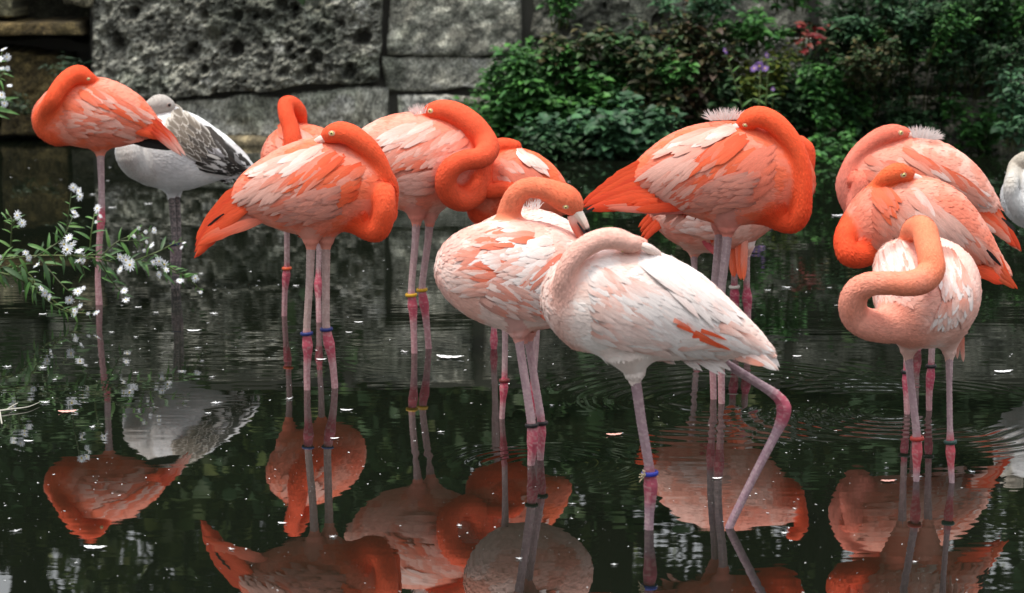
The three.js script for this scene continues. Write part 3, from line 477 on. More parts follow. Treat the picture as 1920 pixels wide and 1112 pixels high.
// D: the coral bird left of the middle
flamingo({
  label: 'big coral flamingo left of the middle, blue leg bands, orange tail to the left', base: [600, 729], cell: 0.0055,
  body: [[692, 360, 46], [668, 351, 68], [630, 347, 83], [584, 352, 90], [535, 357, 72], [492, 362, 50], [462, 372, 30], [440, 382, 16]],
  necks: [[[612, 256, 11, 0.04], [622, 251, 17, 0.05], [640, 248, 20, 0.055], [664, 257, 20, 0.055], [690, 278, 19, 0.05], [709, 303, 17, 0.04], [722, 330, 15, 0.03], [731, 352, 14, 0.0], [731, 378, 15, -0.03], [728, 400, 17, -0.04]], [[724, 362, 15, 0.0], [723, 358, 17, 0.04], [721, 366, 20, 0.07], [721, 390, 20.5, 0.08], [717, 414, 21, 0.07], [706, 430, 23, 0.05], [690, 424, 26, 0.02], [672, 404, 34, 0]]],
  col: { neck: '#ef5a30', neckEnd: '#f05022', body: COR, fleck: ORG, belly: PNK, thigh: GPK }, leg: '#b0948f',
  legs: [{ pts: [[583, 456, 9], [581, 520, 7.6], [575, 615, 7.2], [575, 632, 9], [577, 648, 11], [577, 668, 8], [575, 700, 6.6], [576, 731, 6.6]], knob: 4, dz: 0.04, thigh: [585, 44, 30], bands: [{ x: 575, y: 627, c: '#1b2a6b' }] }, { pts: [[611, 456, 9], [611, 520, 7.8], [611, 610, 7.6], [613, 626, 9.5], [617, 645, 11.5], [622, 668, 8], [626, 700, 6.8], [628, 727, 6.8]], knob: 4, dz: 0, thigh: [612, 44, 32], bands: [{ x: 611, y: 618, c: '#1b2a6b' }] }],
  wing: [
    { q: [[690, 305], [672, 372], [462, 382], [446, 334]], rows: 7, cols: 8, len: [50, 92], wid: 18, turn: 15, pals: [mixOr, mixOr, [[ORG, COR], [PNK, PAL], [COR, PNK]], mixWarm, mixPink] },
    { q: [[640, 275], [660, 300], [448, 366], [436, 344]], rows: 5, cols: 4, len: [74, 104], wid: 17, turn: 13, lift: 0.010, pals: [[[ORG, COR], [DEEP, ORG], [COR, PNK]], [[PNK, PAL], [ORG, PNK], [COR, PNK]], [[PNK, PAL], [PAL, PAL]]] },
    { q: [[606, 270], [622, 290], [470, 335], [465, 318]], rows: 3, cols: 3, len: [76, 92], wid: 16, lift: 0.008, pal: [[PNK, PAL], [PAL, PAL], [PAL, BLU]] },
    { q: [[655, 345], [640, 408], [530, 410], [556, 365]], rows: 6, cols: 6, len: [50, 62], wid: 15, turn: 4, tip: 0.007, lift: 0.022, wild: 22, pal: flank }],
  tail: [{ b: [[452, 345], [462, 392]], t: [[352, 440], [352, 470]], n: 8, w: 24, pal: tailOr, dz: [0.035, 0.02], bend: 0.12 }, { b: [[495, 385], [500, 408]], t: [[384, 420], [368, 442]], n: 4, w: 22, pal: [[PNK, ORG], [COR, DEEP]], dz: [0.02, 0.05], bend: 0.10 }, { b: [[420, 398], [420, 404]], t: [[376, 428], [372, 434]], n: 1, w: 5, pal: [[BLK, BLK]], dz: [0.05, 0.03], bend: 0.1 }],
  eye: [622, 250, 4.4], bill: [[614, 256, 6, 0.05], [602, 262, 8, 0.04], [584, 272, 6, 0.0]],
});

// E: centre, yellow bands, neck in a ring
flamingo({
  label: 'pink flamingo with its orange neck curled in a ring and yellow leg bands', base: [786, 658], cell: 0.0055,
  body: [[868, 285, 52], [838, 298, 76], [800, 304, 90], [762, 303, 90], [728, 300, 74], [696, 296, 48], [668, 300, 26]],
  necks: [[[800, 212, 10, 0.02], [812, 208, 16, 0.03], [832, 206, 19, 0.04], [858, 214, 21, 0.05], [885, 233, 22, 0.06], [906, 258, 22, 0.07], [914, 280, 22, 0.1], [900, 296, 20, 0.14], [870, 301, 19, 0.16], [846, 315, 19.5, 0.17], [836, 340, 20, 0.16], [846, 366, 21, 0.13], [872, 374, 22, 0.09], [896, 352, 24, 0.05], [890, 320, 34, 0.0]]],
  col: { neck: '#ea5a34', neckEnd: '#e4532c', body: PNK, fleck: COR, belly: PAL, thigh: '#d88c80' }, leg: '#b29294',
  legs: [{ pts: [[781, 410, 9], [779, 450, 7], [771, 540, 6.6], [771, 556, 8], [774, 574, 10], [775, 596, 7.4], [776, 625, 6.2], [777, 662, 6.2]], knob: 4, dz: 0.04, thigh: [781, 40, 30], bands: [{ x: 770, y: 553, c: '#c79a1e' }] }, { pts: [[806, 410, 9], [803, 450, 7], [791, 535, 6.6], [791, 550, 8], [795, 568, 10], [798, 590, 7.4], [801, 620, 6.2], [804, 653, 6.2]], knob: 4, dz: 0, thigh: [808, 40, 30], bands: [{ x: 790, y: 546, c: '#c79a1e' }] }],
  wing: [
    { q: [[880, 240], [885, 292], [720, 315], [712, 258]], rows: 7, cols: 6, len: [36, 66], wid: 16, turn: 16, fan: -10, pals: [[[PNK, PAL], [COR, PNK]], [[COR, PNK], [PNK, PAL], [PNK, PNK]], [[PNK, PAL], [DEEP, ORG], [ORG, COR], [COR, PNK]], mixPink] },
    { q: [[815, 226], [822, 246], [705, 268], [702, 248]], rows: 3, cols: 3, len: [60, 76], wid: 15, turn: 8, lift: 0.007, pal: [[PNK, PAL], [PAL, BLU], [PAL, PAL]] },
    { q: [[835, 322], [815, 362], [748, 356], [752, 326]], rows: 4, cols: 4, len: [44, 52], wid: 16, lift: 0.018, wild: 20, pal: [['#c9988c', PNK], [PNK, PAL], [GPK, PAL]] }],
  tuft: [{ b: [[776, 216], [800, 212]], a: [150, 60], n: 26, len: 22, w: 4, pal: [[WHT, WHT], [BLU, WHT]], dz: 0.02 }],
  eye: [807, 208, 4.0], bill: [[801, 212, 6, 0.03], [788, 217, 8, 0.01], [770, 226, 6, -0.02]],
});

// F: orange bird behind E
flamingo({
  label: 'orange flamingo mostly hidden behind the ring-necked and the head-up birds', base: [926, 652], cell: 0.0065,
  body: [[918, 388, 42], [935, 366, 62], [962, 350, 72], [992, 352, 60], [1020, 362, 44], [1048, 380, 24]],
  necks: [[[968, 274, 10, 0], [952, 274, 15, 0], [935, 276, 16, 0], [915, 292, 16, 0.02], [900, 320, 16, 0.06], [892, 346, 15, 0.1], [915, 358, 14, 0.12], [948, 356, 14, 0.12], [968, 366, 14, 0.1], [950, 385, 20, 0.06]], [[900, 395, 24, 0.02], [925, 405, 28, 0.02], [960, 410, 30, 0.0]]],
  col: { neck: '#e24c22', body: ORG, fleck: COR, belly: COR }, leg: '#a88a8b',
  legs: [{ pts: [[930, 420, 9], [928, 560, 6], [926, 622, 6], [926, 638, 8], [926, 654, 6]], knob: 3, thigh: [940, 40, 26] }],
  wing: [{ q: [[935, 296], [925, 345], [1010, 392], [1020, 322]], rows: 5, cols: 6, len: [34, 50], wid: 14, turn: -6, pal: [[ORG, COR], [COR, PNK], [PNK, PAL], [COR, COR]] }, { q: [[968, 276], [965, 286], [1022, 322], [1028, 312]], rows: 3, cols: 2, len: [40, 46], wid: 12, lift: 0.01, pal: [[PAL, BLU], [WHT, PAL]] }],
});

// H: pale bird hidden by G
flamingo({
  label: 'pale pink flamingo almost hidden behind the bird with its head up', base: [960, 785], cell: 0.0065,
  body: [[930, 478, 60], [955, 486, 84], [990, 488, 96], [1025, 490, 84], [1055, 500, 56]],
  necks: [], col: { neck: PNK, body: PAL, fleck: PNK, belly: BLU }, leg: '#b39496', knob: '#b8455a',
  legs: [{ pts: [[947, 560, 8], [947, 640, 5.8], [946, 708, 5.8], [945, 726, 9], [943, 750, 6], [941, 785, 5.5]], knob: 3, bands: [{ x: 946, y: 713, c: '#6e2323' }] }, { pts: [[1008, 560, 8], [1006, 640, 5.8], [1001, 700, 5.8], [1000, 740, 8.5], [1000, 790, 5.5]], knob: 3, foot: 0 }],
  wing: [{ q: [[915, 410], [925, 470], [1050, 480], [1060, 420]], rows: 4, cols: 6, len: [44, 54], wid: 16, turn: -20, pal: [[PAL, BLU], [ORG, COR], [BLU, WHT], [PNK, PAL]] }],
  tuft: [{ b: [[975, 400], [1010, 392]], a: [120, 60], n: 20, len: 22, w: 4, pal: [[WHT, WHT]] }],
});

// G: head up, bill showing
flamingo({
  label: 'pale pink flamingo with raised orange head and hooked white bill, in the middle', base: [1000, 868], cell: 0.005, dens: 0.9,
  body: [[866, 505, 42], [888, 505, 72], [925, 511, 94], [968, 516, 103], [1012, 518, 98], [1048, 522, 82], [1085, 530, 52]],
  necks: [[[1078, 392, 15, 0.02], [1072, 382, 22, 0.02], [1060, 372, 26, 0.02], [1040, 362, 23, 0.02], [1014, 353, 20, 0.02], [988, 353, 19, 0.01], [968, 367, 20, 0], [957, 390, 21, -0.02], [953, 415, 23, -0.04], [956, 440, 28, -0.06]]],
  col: { neck: '#ec7650', neckEnd: '#ee8a68', body: PAL, fleck: BLU, belly: '#dd9a8c', thigh: '#d98d85', headLen: 0.01 }, leg: '#b39399',
  legs: [{ pts: [[972, 628, 10], [976, 660, 8.4], [988, 735, 8.2], [997, 797, 8.6], [998, 812, 10.5], [999, 828, 11.5], [998, 846, 9], [995, 872, 7.2]], knob: 5, dz: 0.04, thigh: [965, 44, 40], bands: [{ x: 997, y: 797, c: '#181214' }] }, { pts: [[990, 630, 9], [994, 660, 8], [1006, 735, 7.8], [1016, 792, 8], [1016, 812, 9.5], [1014, 835, 8], [1013, 862, 6.5]], knob: 4, dz: -0.04, thigh: [990, 44, 34], bands: [{ x: 1014, y: 793, c: '#181214' }] }],
  wing: [
    { q: [[1040, 440], [1050, 560], [850, 548], [862, 462]], wk: 0.76, dc: 1.6, rows: 7, cols: 9, len: [46, 58], wid: 20, turn: 0, wild: 26, pals: [[[PAL, BLU], [BLU, WHT]], [[PAL, BLU], [PNK, PAL], [BLU, WHT]], [[PAL, WHT], [ORG, COR], [PNK, PAL], [PAL, BLU]], [[COR, PNK], [PNK, PAL], [PAL, BLU], ['#d8907f', PAL]]] },
    { q: [[1000, 425], [1015, 455], [900, 470], [896, 440]], wk: 0.76, dc: 1.6, rows: 3, cols: 4, len: [62, 60], wid: 17, turn: -10, lift: 0.01, pal: [[WHT, WHT], [BLU, WHT], [PAL, BLU], [ORG, COR]] },
    { q: [[905, 520], [892, 570], [1000, 596], [1018, 556]], wk: 0.76, dc: 1.6, rows: 5, cols: 5, len: [60, 66], wid: 18, lift: 0.022, wild: 18, pal: [['#d3a69b', PAL], [PAL, BLU], [PNK, PAL], [BLU, '#e3cbc4'], ['#cf9b8f', PNK]] },
    { q: [[1060, 470], [1062, 520], [985, 560], [965, 500]], wk: 0.76, dc: 1.6, rows: 3, cols: 4, len: [66, 70], wid: 17, turn: 18, lift: 0.008, pal: [[PAL, BLU], ['#e2b5a8', PAL], [COR, PNK], [BLU, WHT]] }],
  tail: [{ b: [[1012, 560], [1012, 585]], t: [[1058, 582], [1056, 604]], n: 4, w: 22, pal: [['#cf4a4a', '#c9505a'], [COR, '#c8434a']], dz: [0.1, 0.08] }],
  eye: [1061, 388, 4.2],
  more({ o, conv, L, m }) {
    const up = spline(conv([[1074, 389, 17, 0.02], [1083, 400, 14.5, 0.022], [1092, 414, 12, 0.024], [1099, 427, 9, 0.026], [1105, 438, 4, 0.028]]), 6), dn = spline(conv([[1074, 402, 11, 0.02], [1079, 418, 11, 0.022], [1086, 434, 10, 0.024], [1092, 446, 7, 0.026], [1098, 452, 3, 0.026]]), 6);
    const b = part('bill', tube(up.map((k) => k.p), (t, a) => up[Math.round(t * (up.length - 1))].r * (1 - 0.25 * Math.abs(Math.sin(a))), (t) => C('#e9dccf').lerp(C('#e8c3b4'), sstep(0.3, 0.7, t)).lerp(C('#1a1413'), sstep(0.74, 0.82, t)), 16, 40), billMat, o);
    part('lower_bill', tube(dn.map((k) => k.p), (t) => dn[Math.round(t * (dn.length - 1))].r, (t) => C('#e9b9ab').lerp(C('#e0705c'), sstep(0.1, 0.4, t)).lerp(C('#241816'), sstep(0.86, 0.95, t)), 16, 40), billMat, b);
    const gap = conv([[1082, 416, 1.6, 0.045], [1090, 428, 2.2, 0.043], [1097, 438, 3.2, 0.04], [1101, 447, 3, 0.036]]);
    part('bill_edge', tube(gap.map((k) => k.p), (t) => lerp(1.4, 3, t) * m, () => C('#191211'), 8, 16), billMat, b);
  },
});

// J, J2: two birds behind I
flamingo({
  label: 'pink and orange flamingo behind the largest coral bird, only belly, wing tip and tail showing', base: [1312, 640], cell: 0.007,
  body: [[1468, 335, 44], [1425, 350, 66], [1375, 368, 92], [1330, 380, 94], [1292, 392, 66], [1262, 400, 38], [1236, 402, 18]],
  necks: [[[1500, 268, 14, 0], [1513, 280, 14, 0], [1515, 300, 14, 0], [1510, 325, 15, 0], [1500, 350, 18, 0], [1480, 350, 26, 0]]],
  col: { neck: '#e4522a', body: PAL, fleck: PNK, belly: COR }, leg: '#a58a8d', knob: '#a8475a',
  legs: [{ pts: [[1301, 470, 8], [1302, 500, 5.8], [1307, 600, 5.8], [1311, 615, 8.5], [1312, 642, 5.5]], knob: 3, thigh: [1310, 34, 24] }],
  wing: [{ q: [[1390, 400], [1375, 450], [1262, 432], [1268, 395]], rows: 5, cols: 4, len: [40, 46], wid: 16, wild: 26, pal: [[PNK, PAL], [PAL, BLU], ['#c9a096', PAL]] }],
  tail: [{ b: [[1255, 380], [1262, 400]], t: [[1192, 420], [1200, 443]], n: 5, w: 16, pal: tailOr, dz: [0.03, 0.02], bend: 0.12 }, { b: [[1326, 408], [1342, 410]], t: [[1322, 452], [1344, 462]], n: 4, w: 13, pal: [[DEEP, DEEP], [ORG, DEEP]], dz: [0.11, 0.1] }, { b: [[1300, 440], [1318, 450]], t: [[1346, 472], [1344, 478]], n: 3, w: 14, pal: [['#c94f5a', '#d06a68']], dz: [0.09, 0.08] }],
});
flamingo({
  label: 'pale flamingo seen from behind with hanging orange tail and white leg band', base: [1388, 640], cell: 0.007, zs: 1,
  body: [[1388, 462, 18, 0.02], [1390, 436, 26, 0.0], [1389, 404, 33, -0.06], [1384, 372, 52, -0.22], [1382, 350, 50, -0.36]],
  necks: [], col: { neck: PNK, body: BLU, fleck: PAL, belly: WHT }, leg: '#a48689', knob: '#a23d54',
  legs: [{ pts: [[1377, 470, 8], [1377, 500, 6.5], [1377, 535, 6.5], [1377, 553, 10], [1380, 580, 6.6], [1381, 640, 5.6]], knob: 3, thigh: [1380, 30, 18], bands: [{ x: 1377, y: 538, c: '#d9d4cc' }] }, { pts: [[1399, 470, 8], [1400, 505, 6.5], [1400, 540, 6.5], [1401, 558, 10.5], [1402, 588, 6.6], [1403, 642, 5.6]], knob: 3, thigh: [1395, 30, 18] }],
  wing: [{ q: [[1368, 398], [1408, 398], [1404, 440], [1368, 440]], rows: 3, cols: 4, len: [34, 42], wid: 13, wild: 14, pal: [[BLU, WHT], [WHT, WHT], [PAL, BLU]] }],
  tail: [{ b: [[1374, 430], [1396, 430]], t: [[1372, 522], [1397, 526]], n: 5, w: 15, pal: [[COR, ORG], [PNK, ORG], [ORG, ORG]], dz: [0.06, 0.07], point: 5 }],
});

// I: the largest coral bird, right of the middle
flamingo({
  label: 'large coral flamingo right of the middle, tail pointing left, white tuft on its back', base: [1346, 752], cell: 0.0055,
  body: [[1476, 345, 52], [1446, 330, 75], [1404, 327, 92], [1352, 323, 94], [1302, 320, 80], [1258, 323, 58], [1222, 330, 38], [1190, 340, 20]],
  necks: [[[1390, 234, 11, 0.04], [1402, 226, 18, 0.05], [1422, 219, 20, 0.06], [1448, 228, 20, 0.065], [1474, 252, 19, 0.07], [1493, 284, 18.5, 0.07], [1503, 320, 18, 0.07], [1505, 360, 18, 0.07], [1501, 396, 20, 0.06], [1487, 414, 22, 0.04], [1466, 404, 30, 0.01], [1445, 380, 40, 0]]],
  col: { neck: '#f05a2e', neckEnd: '#ee4d20', body: COR, fleck: ORG, belly: PNK, thigh: '#c98f88', }, leg: '#a48e92',
  legs: [{ pts: [[1364, 432, 10], [1362, 470, 8.6], [1353, 540, 7.8], [1350, 610, 7.4], [1351, 630, 9.5], [1352, 648, 10.5], [1352, 672, 7.4], [1353, 756, 6.6]], knob: 5, dz: 0.04, thigh: [1366, 46, 40] }, { pts: [[1349, 430, 9], [1346, 470, 8], [1339, 540, 7.4], [1335, 620, 7], [1335, 640, 9.5], [1336, 670, 7], [1338, 748, 6.4]], knob: 4, dz: -0.06, thigh: [1352, 46, 34] }],
  wing: [
    { q: [[1462, 270], [1458, 345], [1236, 372], [1200, 308]], rows: 8, cols: 8, len: [50, 92], wid: 18, turn: 20, pals: [[[ORG, COR], [COR, COR]], [[DEEP, ORG], [COR, PNK], [ORG, ORG]], [[DEEP, ORG], [PNK, PAL], [DEEP, ORG], [COR, PNK]], [[ORG, COR], [PNK, PAL], [DEEP, COR]], [[PNK, PAL], [COR, PNK], [PAL, PAL]]] },
    { q: [[1395, 246], [1412, 262], [1216, 342], [1194, 318]], rows: 4, cols: 4, len: [74, 96], wid: 17, turn: 12, lift: 0.011, pals: [[[ORG, COR], [DEEP, ORG]], [[ORG, PNK], [PNK, PAL]], [[PNK, PAL], [PAL, PAL]]] },
    { q: [[1372, 230], [1385, 244], [1250, 285], [1240, 272]], rows: 3, cols: 3, len: [70, 84], wid: 16, lift: 0.008, pal: [[PAL, BLU], [PAL, PAL], [PNK, PAL]] },
    { q: [[1445, 315], [1420, 386], [1298, 386], [1326, 335]], rows: 6, cols: 7, len: [54, 66], wid: 16, turn: 4, tip: 0.007, lift: 0.022, wild: 20, pal: flank }],
  tail: [{ b: [[1200, 306], [1232, 376]], t: [[1094, 388], [1100, 396]], n: 9, w: 28, pal: tailOr, dz: [0.042, 0.02], bend: -0.02 }, { b: [[1262, 350], [1290, 385]], t: [[1180, 376], [1190, 390]], n: 4, w: 22, pal: [[RED, DEEP]], dz: [0.03, 0.06] }, { b: [[1268, 374], [1290, 394]], t: [[1130, 388], [1140, 396]], n: 5, w: 17, pal: [[PNK, COR], [PAL, PNK], ['#d97e74', COR]], dz: [0.02, 0.06], bend: -0.05 }, { b: [[1112, 386], [1114, 389]], t: [[1092, 398], [1094, 400]], n: 2, w: 6, pal: [[BLK, BLK]], dz: [0.05, 0.05] }],
  tuft: [{ b: [[1332, 226], [1382, 224]], a: [150, 50], n: 60, len: 24, w: 5, pal: [[WHT, WHT], [BLU, WHT]], dz: 0.02 }],
  eye: [1397, 235, 3.4], bill: [[1391, 236, 6, 0.05], [1378, 240, 8, 0.04], [1360, 250, 6, 0]],
});

// K: right, upper
flamingo({
  label: 'pink flamingo at upper right with a fluffy white tuft beside its eye', base: [1722, 655], cell: 0.006,
  body: [[1622, 348, 54], [1650, 338, 70], [1692, 335, 79], [1738, 338, 76], [1784, 350, 60], [1820, 368, 42], [1850, 386, 24]],
  necks: [[[1700, 250, 9, 0.02], [1690, 249, 13, 0.03], [1670, 250, 17, 0.04], [1644, 260, 17, 0.04], [1616, 282, 16, 0.04], [1596, 308, 15, 0.04], [1588, 336, 14.5, 0.04], [1590, 366, 14.5, 0.03], [1600, 396, 16, 0.02]], [[1596, 352, 12, 0.03], [1602, 338, 15, 0.06], [1612, 340, 16, 0.08], [1612, 362, 17, 0.08], [1606, 390, 19, 0.06], [1620, 410, 26, 0.03]]],
  col: { neck: '#ef7a62', neckEnd: '#eb8a78', body: PNK, fleck: PAL, belly: COR }, leg: '#ad8f91', knob: '#a8485a',
  legs: [{ pts: [[1727, 410, 9], [1722, 560, 6.2], [1721, 615, 6.2], [1721, 634, 9], [1721, 656, 6.4]], knob: 3, thigh: [1730, 40, 28] }],
  wing: [
    { q: [[1612, 290], [1620, 370], [1826, 410], [1866, 360]], rows: 7, cols: 8, len: [36, 84], wid: 17, turn: -4, fan: -14, pals: [[[PNK, PNK], [COR, PNK]], [[PNK, PAL], [COR, PNK]], [[ORG, COR], [PNK, PAL], [PAL, PAL]], mixPink, [[PNK, PAL], [PAL, BLU]]] },
    { q: [[1690, 268], [1685, 290], [1850, 392], [1872, 368]], rows: 4, cols: 3, len: [70, 84], wid: 15, lift: 0.01, pal: [[PAL, BLU], [PNK, PAL], [ORG, COR], [PNK, PNK]] }],
  tail: [{ b: [[1850, 372], [1826, 404]], t: [[1928, 470], [1904, 452]], n: 9, w: 18, pal: [[DEEP, RED], [DEEP, COR], [ORG, PNK]], dz: [0.04, 0.03], bend: -0.08 }, { b: [[1826, 400], [1836, 415]], t: [[1872, 430], [1866, 436]], n: 3, w: 14, pal: [[PAL, PAL]], dz: [0.05, 0.04] }, { b: [[1880, 410], [1882, 412]], t: [[1906, 432], [1904, 432]], n: 2, w: 6, pal: [[BLK, BLK]], dz: [0.09, 0.09] }],
  tuft: [{ b: [[1712, 258], [1752, 262]], a: [110, 20], n: 70, len: 24, w: 5, pal: [[WHT, WHT]], dz: 0.03 }],
  eye: [1689, 249, 4.2], bill: [[1698, 251, 5, 0.03], [1712, 256, 8, 0.02], [1732, 264, 6, 0]], billCol: ['#f0cfc4', '#efd0c6'],
});

// L: right, middle
flamingo({
  label: 'flamingo with a bright orange neck loop, standing just behind the forward-facing pink one', base: [1722, 773], cell: 0.006,
  body: [[1625, 442, 44], [1652, 418, 68], [1698, 410, 80], [1745, 420, 79], [1788, 444, 62], [1826, 470, 42], [1858, 494, 24], [1882, 510, 12]],
  necks: [[[1708, 328, 9, 0.02], [1698, 326, 15, 0.04], [1684, 323, 18, 0.05], [1666, 332, 18, 0.04], [1648, 352, 17, 0], [1628, 380, 17, -0.06], [1608, 406, 18, -0.03], [1590, 426, 19, 0.02], [1583, 452, 20, 0.06], [1592, 476, 22, 0.08], [1614, 478, 24, 0.05], [1636, 462, 28, 0.01]]],
  col: { neck: '#f26a3a', neckEnd: '#e94a1e', body: PNK, fleck: COR, belly: COR }, leg: '#ad8d8f', knob: '#a8455a',
  legs: [{ pts: [[1703, 560, 9], [1701, 640, 6.5], [1700, 690, 6.4], [1699, 712, 9], [1700, 740, 6.6], [1701, 776, 6]], knob: 3, thigh: [1700, 60, 34], bands: [{ x: 1700, y: 695, c: '#151114' }] }, { pts: [[1752, 560, 9], [1748, 640, 6.5], [1746, 684, 6.4], [1745, 706, 9.5], [1742, 735, 6.6], [1742, 769, 6]], knob: 3, thigh: [1752, 60, 34], bands: [{ x: 1746, y: 688, c: '#151114' }] }],
  wing: [
    { q: [[1632, 362], [1628, 450], [1780, 500], [1800, 392]], rows: 6, cols: 8, len: [44, 78], wid: 18, turn: -24, fan: 0, pals: [[[ORG, COR], [COR, PNK]], [[ORG, COR], [PNK, PAL], [COR, PNK]], [[PAL, BLU], [ORG, COR], [PNK, PAL]], [[PAL, BLU], [PNK, PAL]]] },
    { q: [[1700, 342], [1690, 372], [1846, 500], [1886, 486]], rows: 5, cols: 4, len: [70, 90], wid: 18, turn: -3, lift: 0.011, pals: [[[PAL, BLU], [PNK, PAL]], [[PAL, BLU], [PAL, PAL]], [[PAL, PNK], [PNK, COR]]] },
    { q: [[1640, 340], [1632, 372], [1672, 400], [1690, 360]], rows: 3, cols: 4, len: [38, 46], wid: 15, lift: 0.014, turn: -18, pal: [[DEEP, ORG], [ORG, COR], [ORG, ORG]] }],
  tail: [{ b: [[1836, 432], [1808, 492]], t: [[1908, 538], [1880, 528]], n: 9, w: 25, pal: [[PNK, COR], [ORG, DEEP], [DEEP, DEEP], [DEEP, RED]], dz: [0.04, 0.03], bend: -0.04 }, { b: [[1852, 470], [1853, 474]], t: [[1880, 498], [1878, 497]], n: 2, w: 7, pal: [[BLK, BLK]], dz: [0.12, 0.1] }, { b: [[1880, 505], [1872, 522]], t: [[1912, 546], [1904, 541]], n: 3, w: 9, pal: [[ORG, DEEP]], dz: [0.06, 0.05] }],
  eye: [1694, 328, 4.4], bill: [[1706, 329, 6, 0.04], [1720, 335, 8, 0.02], [1738, 346, 6, 0]], billCol: ['#f0cfc4', '#efd0c6'],
});

// M: right front, facing us
flamingo({
  label: 'pale pink flamingo facing forward at right front, neck curled in an open ring', base: [1750, 903], zs: 1.05, cell: 0.005,
  body: [[1692, 498, 52, -0.05], [1704, 540, 66, 0], [1728, 572, 78, 0.02], [1760, 560, 74, 0], [1766, 522, 66, -0.08], [1745, 490, 48, -0.18]],
  necks: [[[1700, 446, 14, -0.06], [1710, 432, 20, -0.02], [1724, 426, 23, 0.03], [1734, 434, 24, 0.08], [1739, 455, 24, 0.12], [1745, 482, 24, 0.16], [1746, 506, 25, 0.18], [1730, 525, 25, 0.2], [1700, 532, 23, 0.21], [1666, 531, 21.5, 0.21], [1632, 533, 22, 0.2], [1608, 546, 24, 0.18], [1599, 570, 25.5, 0.16], [1606, 594, 27, 0.14], [1630, 608, 29, 0.13], [1664, 610, 33, 0.1], [1700, 600, 42, 0.06]]],
  col: { neck: '#ef855f', neckEnd: '#e99c88', body: PAL, fleck: BLU, belly: '#e5a898', thigh: '#dcb3a8' }, leg: '#a98b91', knob: '#c2525c', shank: '#b5949a',
  legs: [{ pts: [[1703, 662, 9], [1706, 700, 7.6], [1713, 760, 7.4], [1719, 812, 8], [1720, 832, 10], [1720, 850, 11], [1719, 870, 7.6], [1718, 902, 6]], knob: 5, dz: 0.0, thigh: [1706, 40, 38], bands: [{ x: 1720, y: 823, c: '#b0352c' }] }, { pts: [[1780, 664, 8], [1780, 720, 5.8], [1781, 800, 5.8], [1782, 822, 7.5], [1782, 848, 10], [1783, 872, 6.6], [1785, 905, 5.4]], knob: 4, dz: 0, thigh: [1776, 40, 34], bands: [{ x: 1782, y: 827, c: '#2d4a44' }] }],
  wing: [
    { q: [[1790, 468], [1752, 452], [1758, 560], [1828, 556]], wk: 0.76, dc: 1.6, rows: 6, cols: 4, len: [40, 50], wid: 18, wild: 24, lift: 0.004, pal: [[PAL, BLU], [PNK, PAL], [BLU, WHT], ['#d9a79b', PAL]] },
    { w: 1, q: [[1650, 470], [1690, 446], [1716, 510], [1646, 520]], wk: 0.76, dc: 1.6, rows: 4, cols: 5, len: [36, 44], wid: 15, wild: 22, pal: [[PAL, BLU], [BLU, WHT], [PNK, PAL]] },
    { q: [[1822, 540], [1770, 560], [1742, 630], [1812, 610]], wk: 0.76, dc: 1.6, rows: 5, cols: 5, len: [34, 36], wid: 18, wild: 40, lift: 0.006, pal: [[PAL, BLU], ['#e3bbb0', PAL], [BLU, WHT], [PNK, PAL]] }],
  tail: [{ b: [[1786, 615], [1800, 610]], t: [[1796, 676], [1807, 682]], n: 3, w: 12, pal: [[PNK, PAL], [COR, PAL]], dz: [-0.12, -0.14] }],
});

// N: cut by the right edge
flamingo({
  label: 'white young flamingo cut off by the right edge of the view', base: [1950, 600], cell: 0.007,
  body: [[1925, 370, 48], [1950, 365, 66], [1990, 370, 74], [2030, 380, 60], [2070, 395, 36]],
  necks: [[[1932, 296, 10, 0.02], [1922, 300, 16, 0.02], [1908, 312, 17, 0.0], [1900, 330, 14, 0.04], [1896, 346, 14, 0.1], [1898, 368, 15, 0.1], [1910, 390, 18, 0.08], [1925, 398, 24, 0.03]]],
  col: { neck: '#b5ada0', neckEnd: '#d5d5d6', body: '#d3d4d6', fleck: '#c3c3c4', head: '#a69c8c' }, leg: '#5d5757', knob: '#625558', shank: '#4e494a',
  legs: [{ pts: [[1952, 440, 8], [1952, 500, 6], [1951, 520, 8], [1950, 600, 5.5]], knob: 2 }, { pts: [[1970, 440, 8], [1970, 500, 6], [1970, 520, 8], [1970, 598, 5.5]], knob: 2 }],
  wing: [{ q: [[1940, 312], [1930, 360], [2040, 400], [2040, 350]], rows: 4, cols: 5, len: [44, 52], wid: 13, pal: [['#d8d6d2', '#6a6258'], ['#dedede', '#3c352c']] }],
});

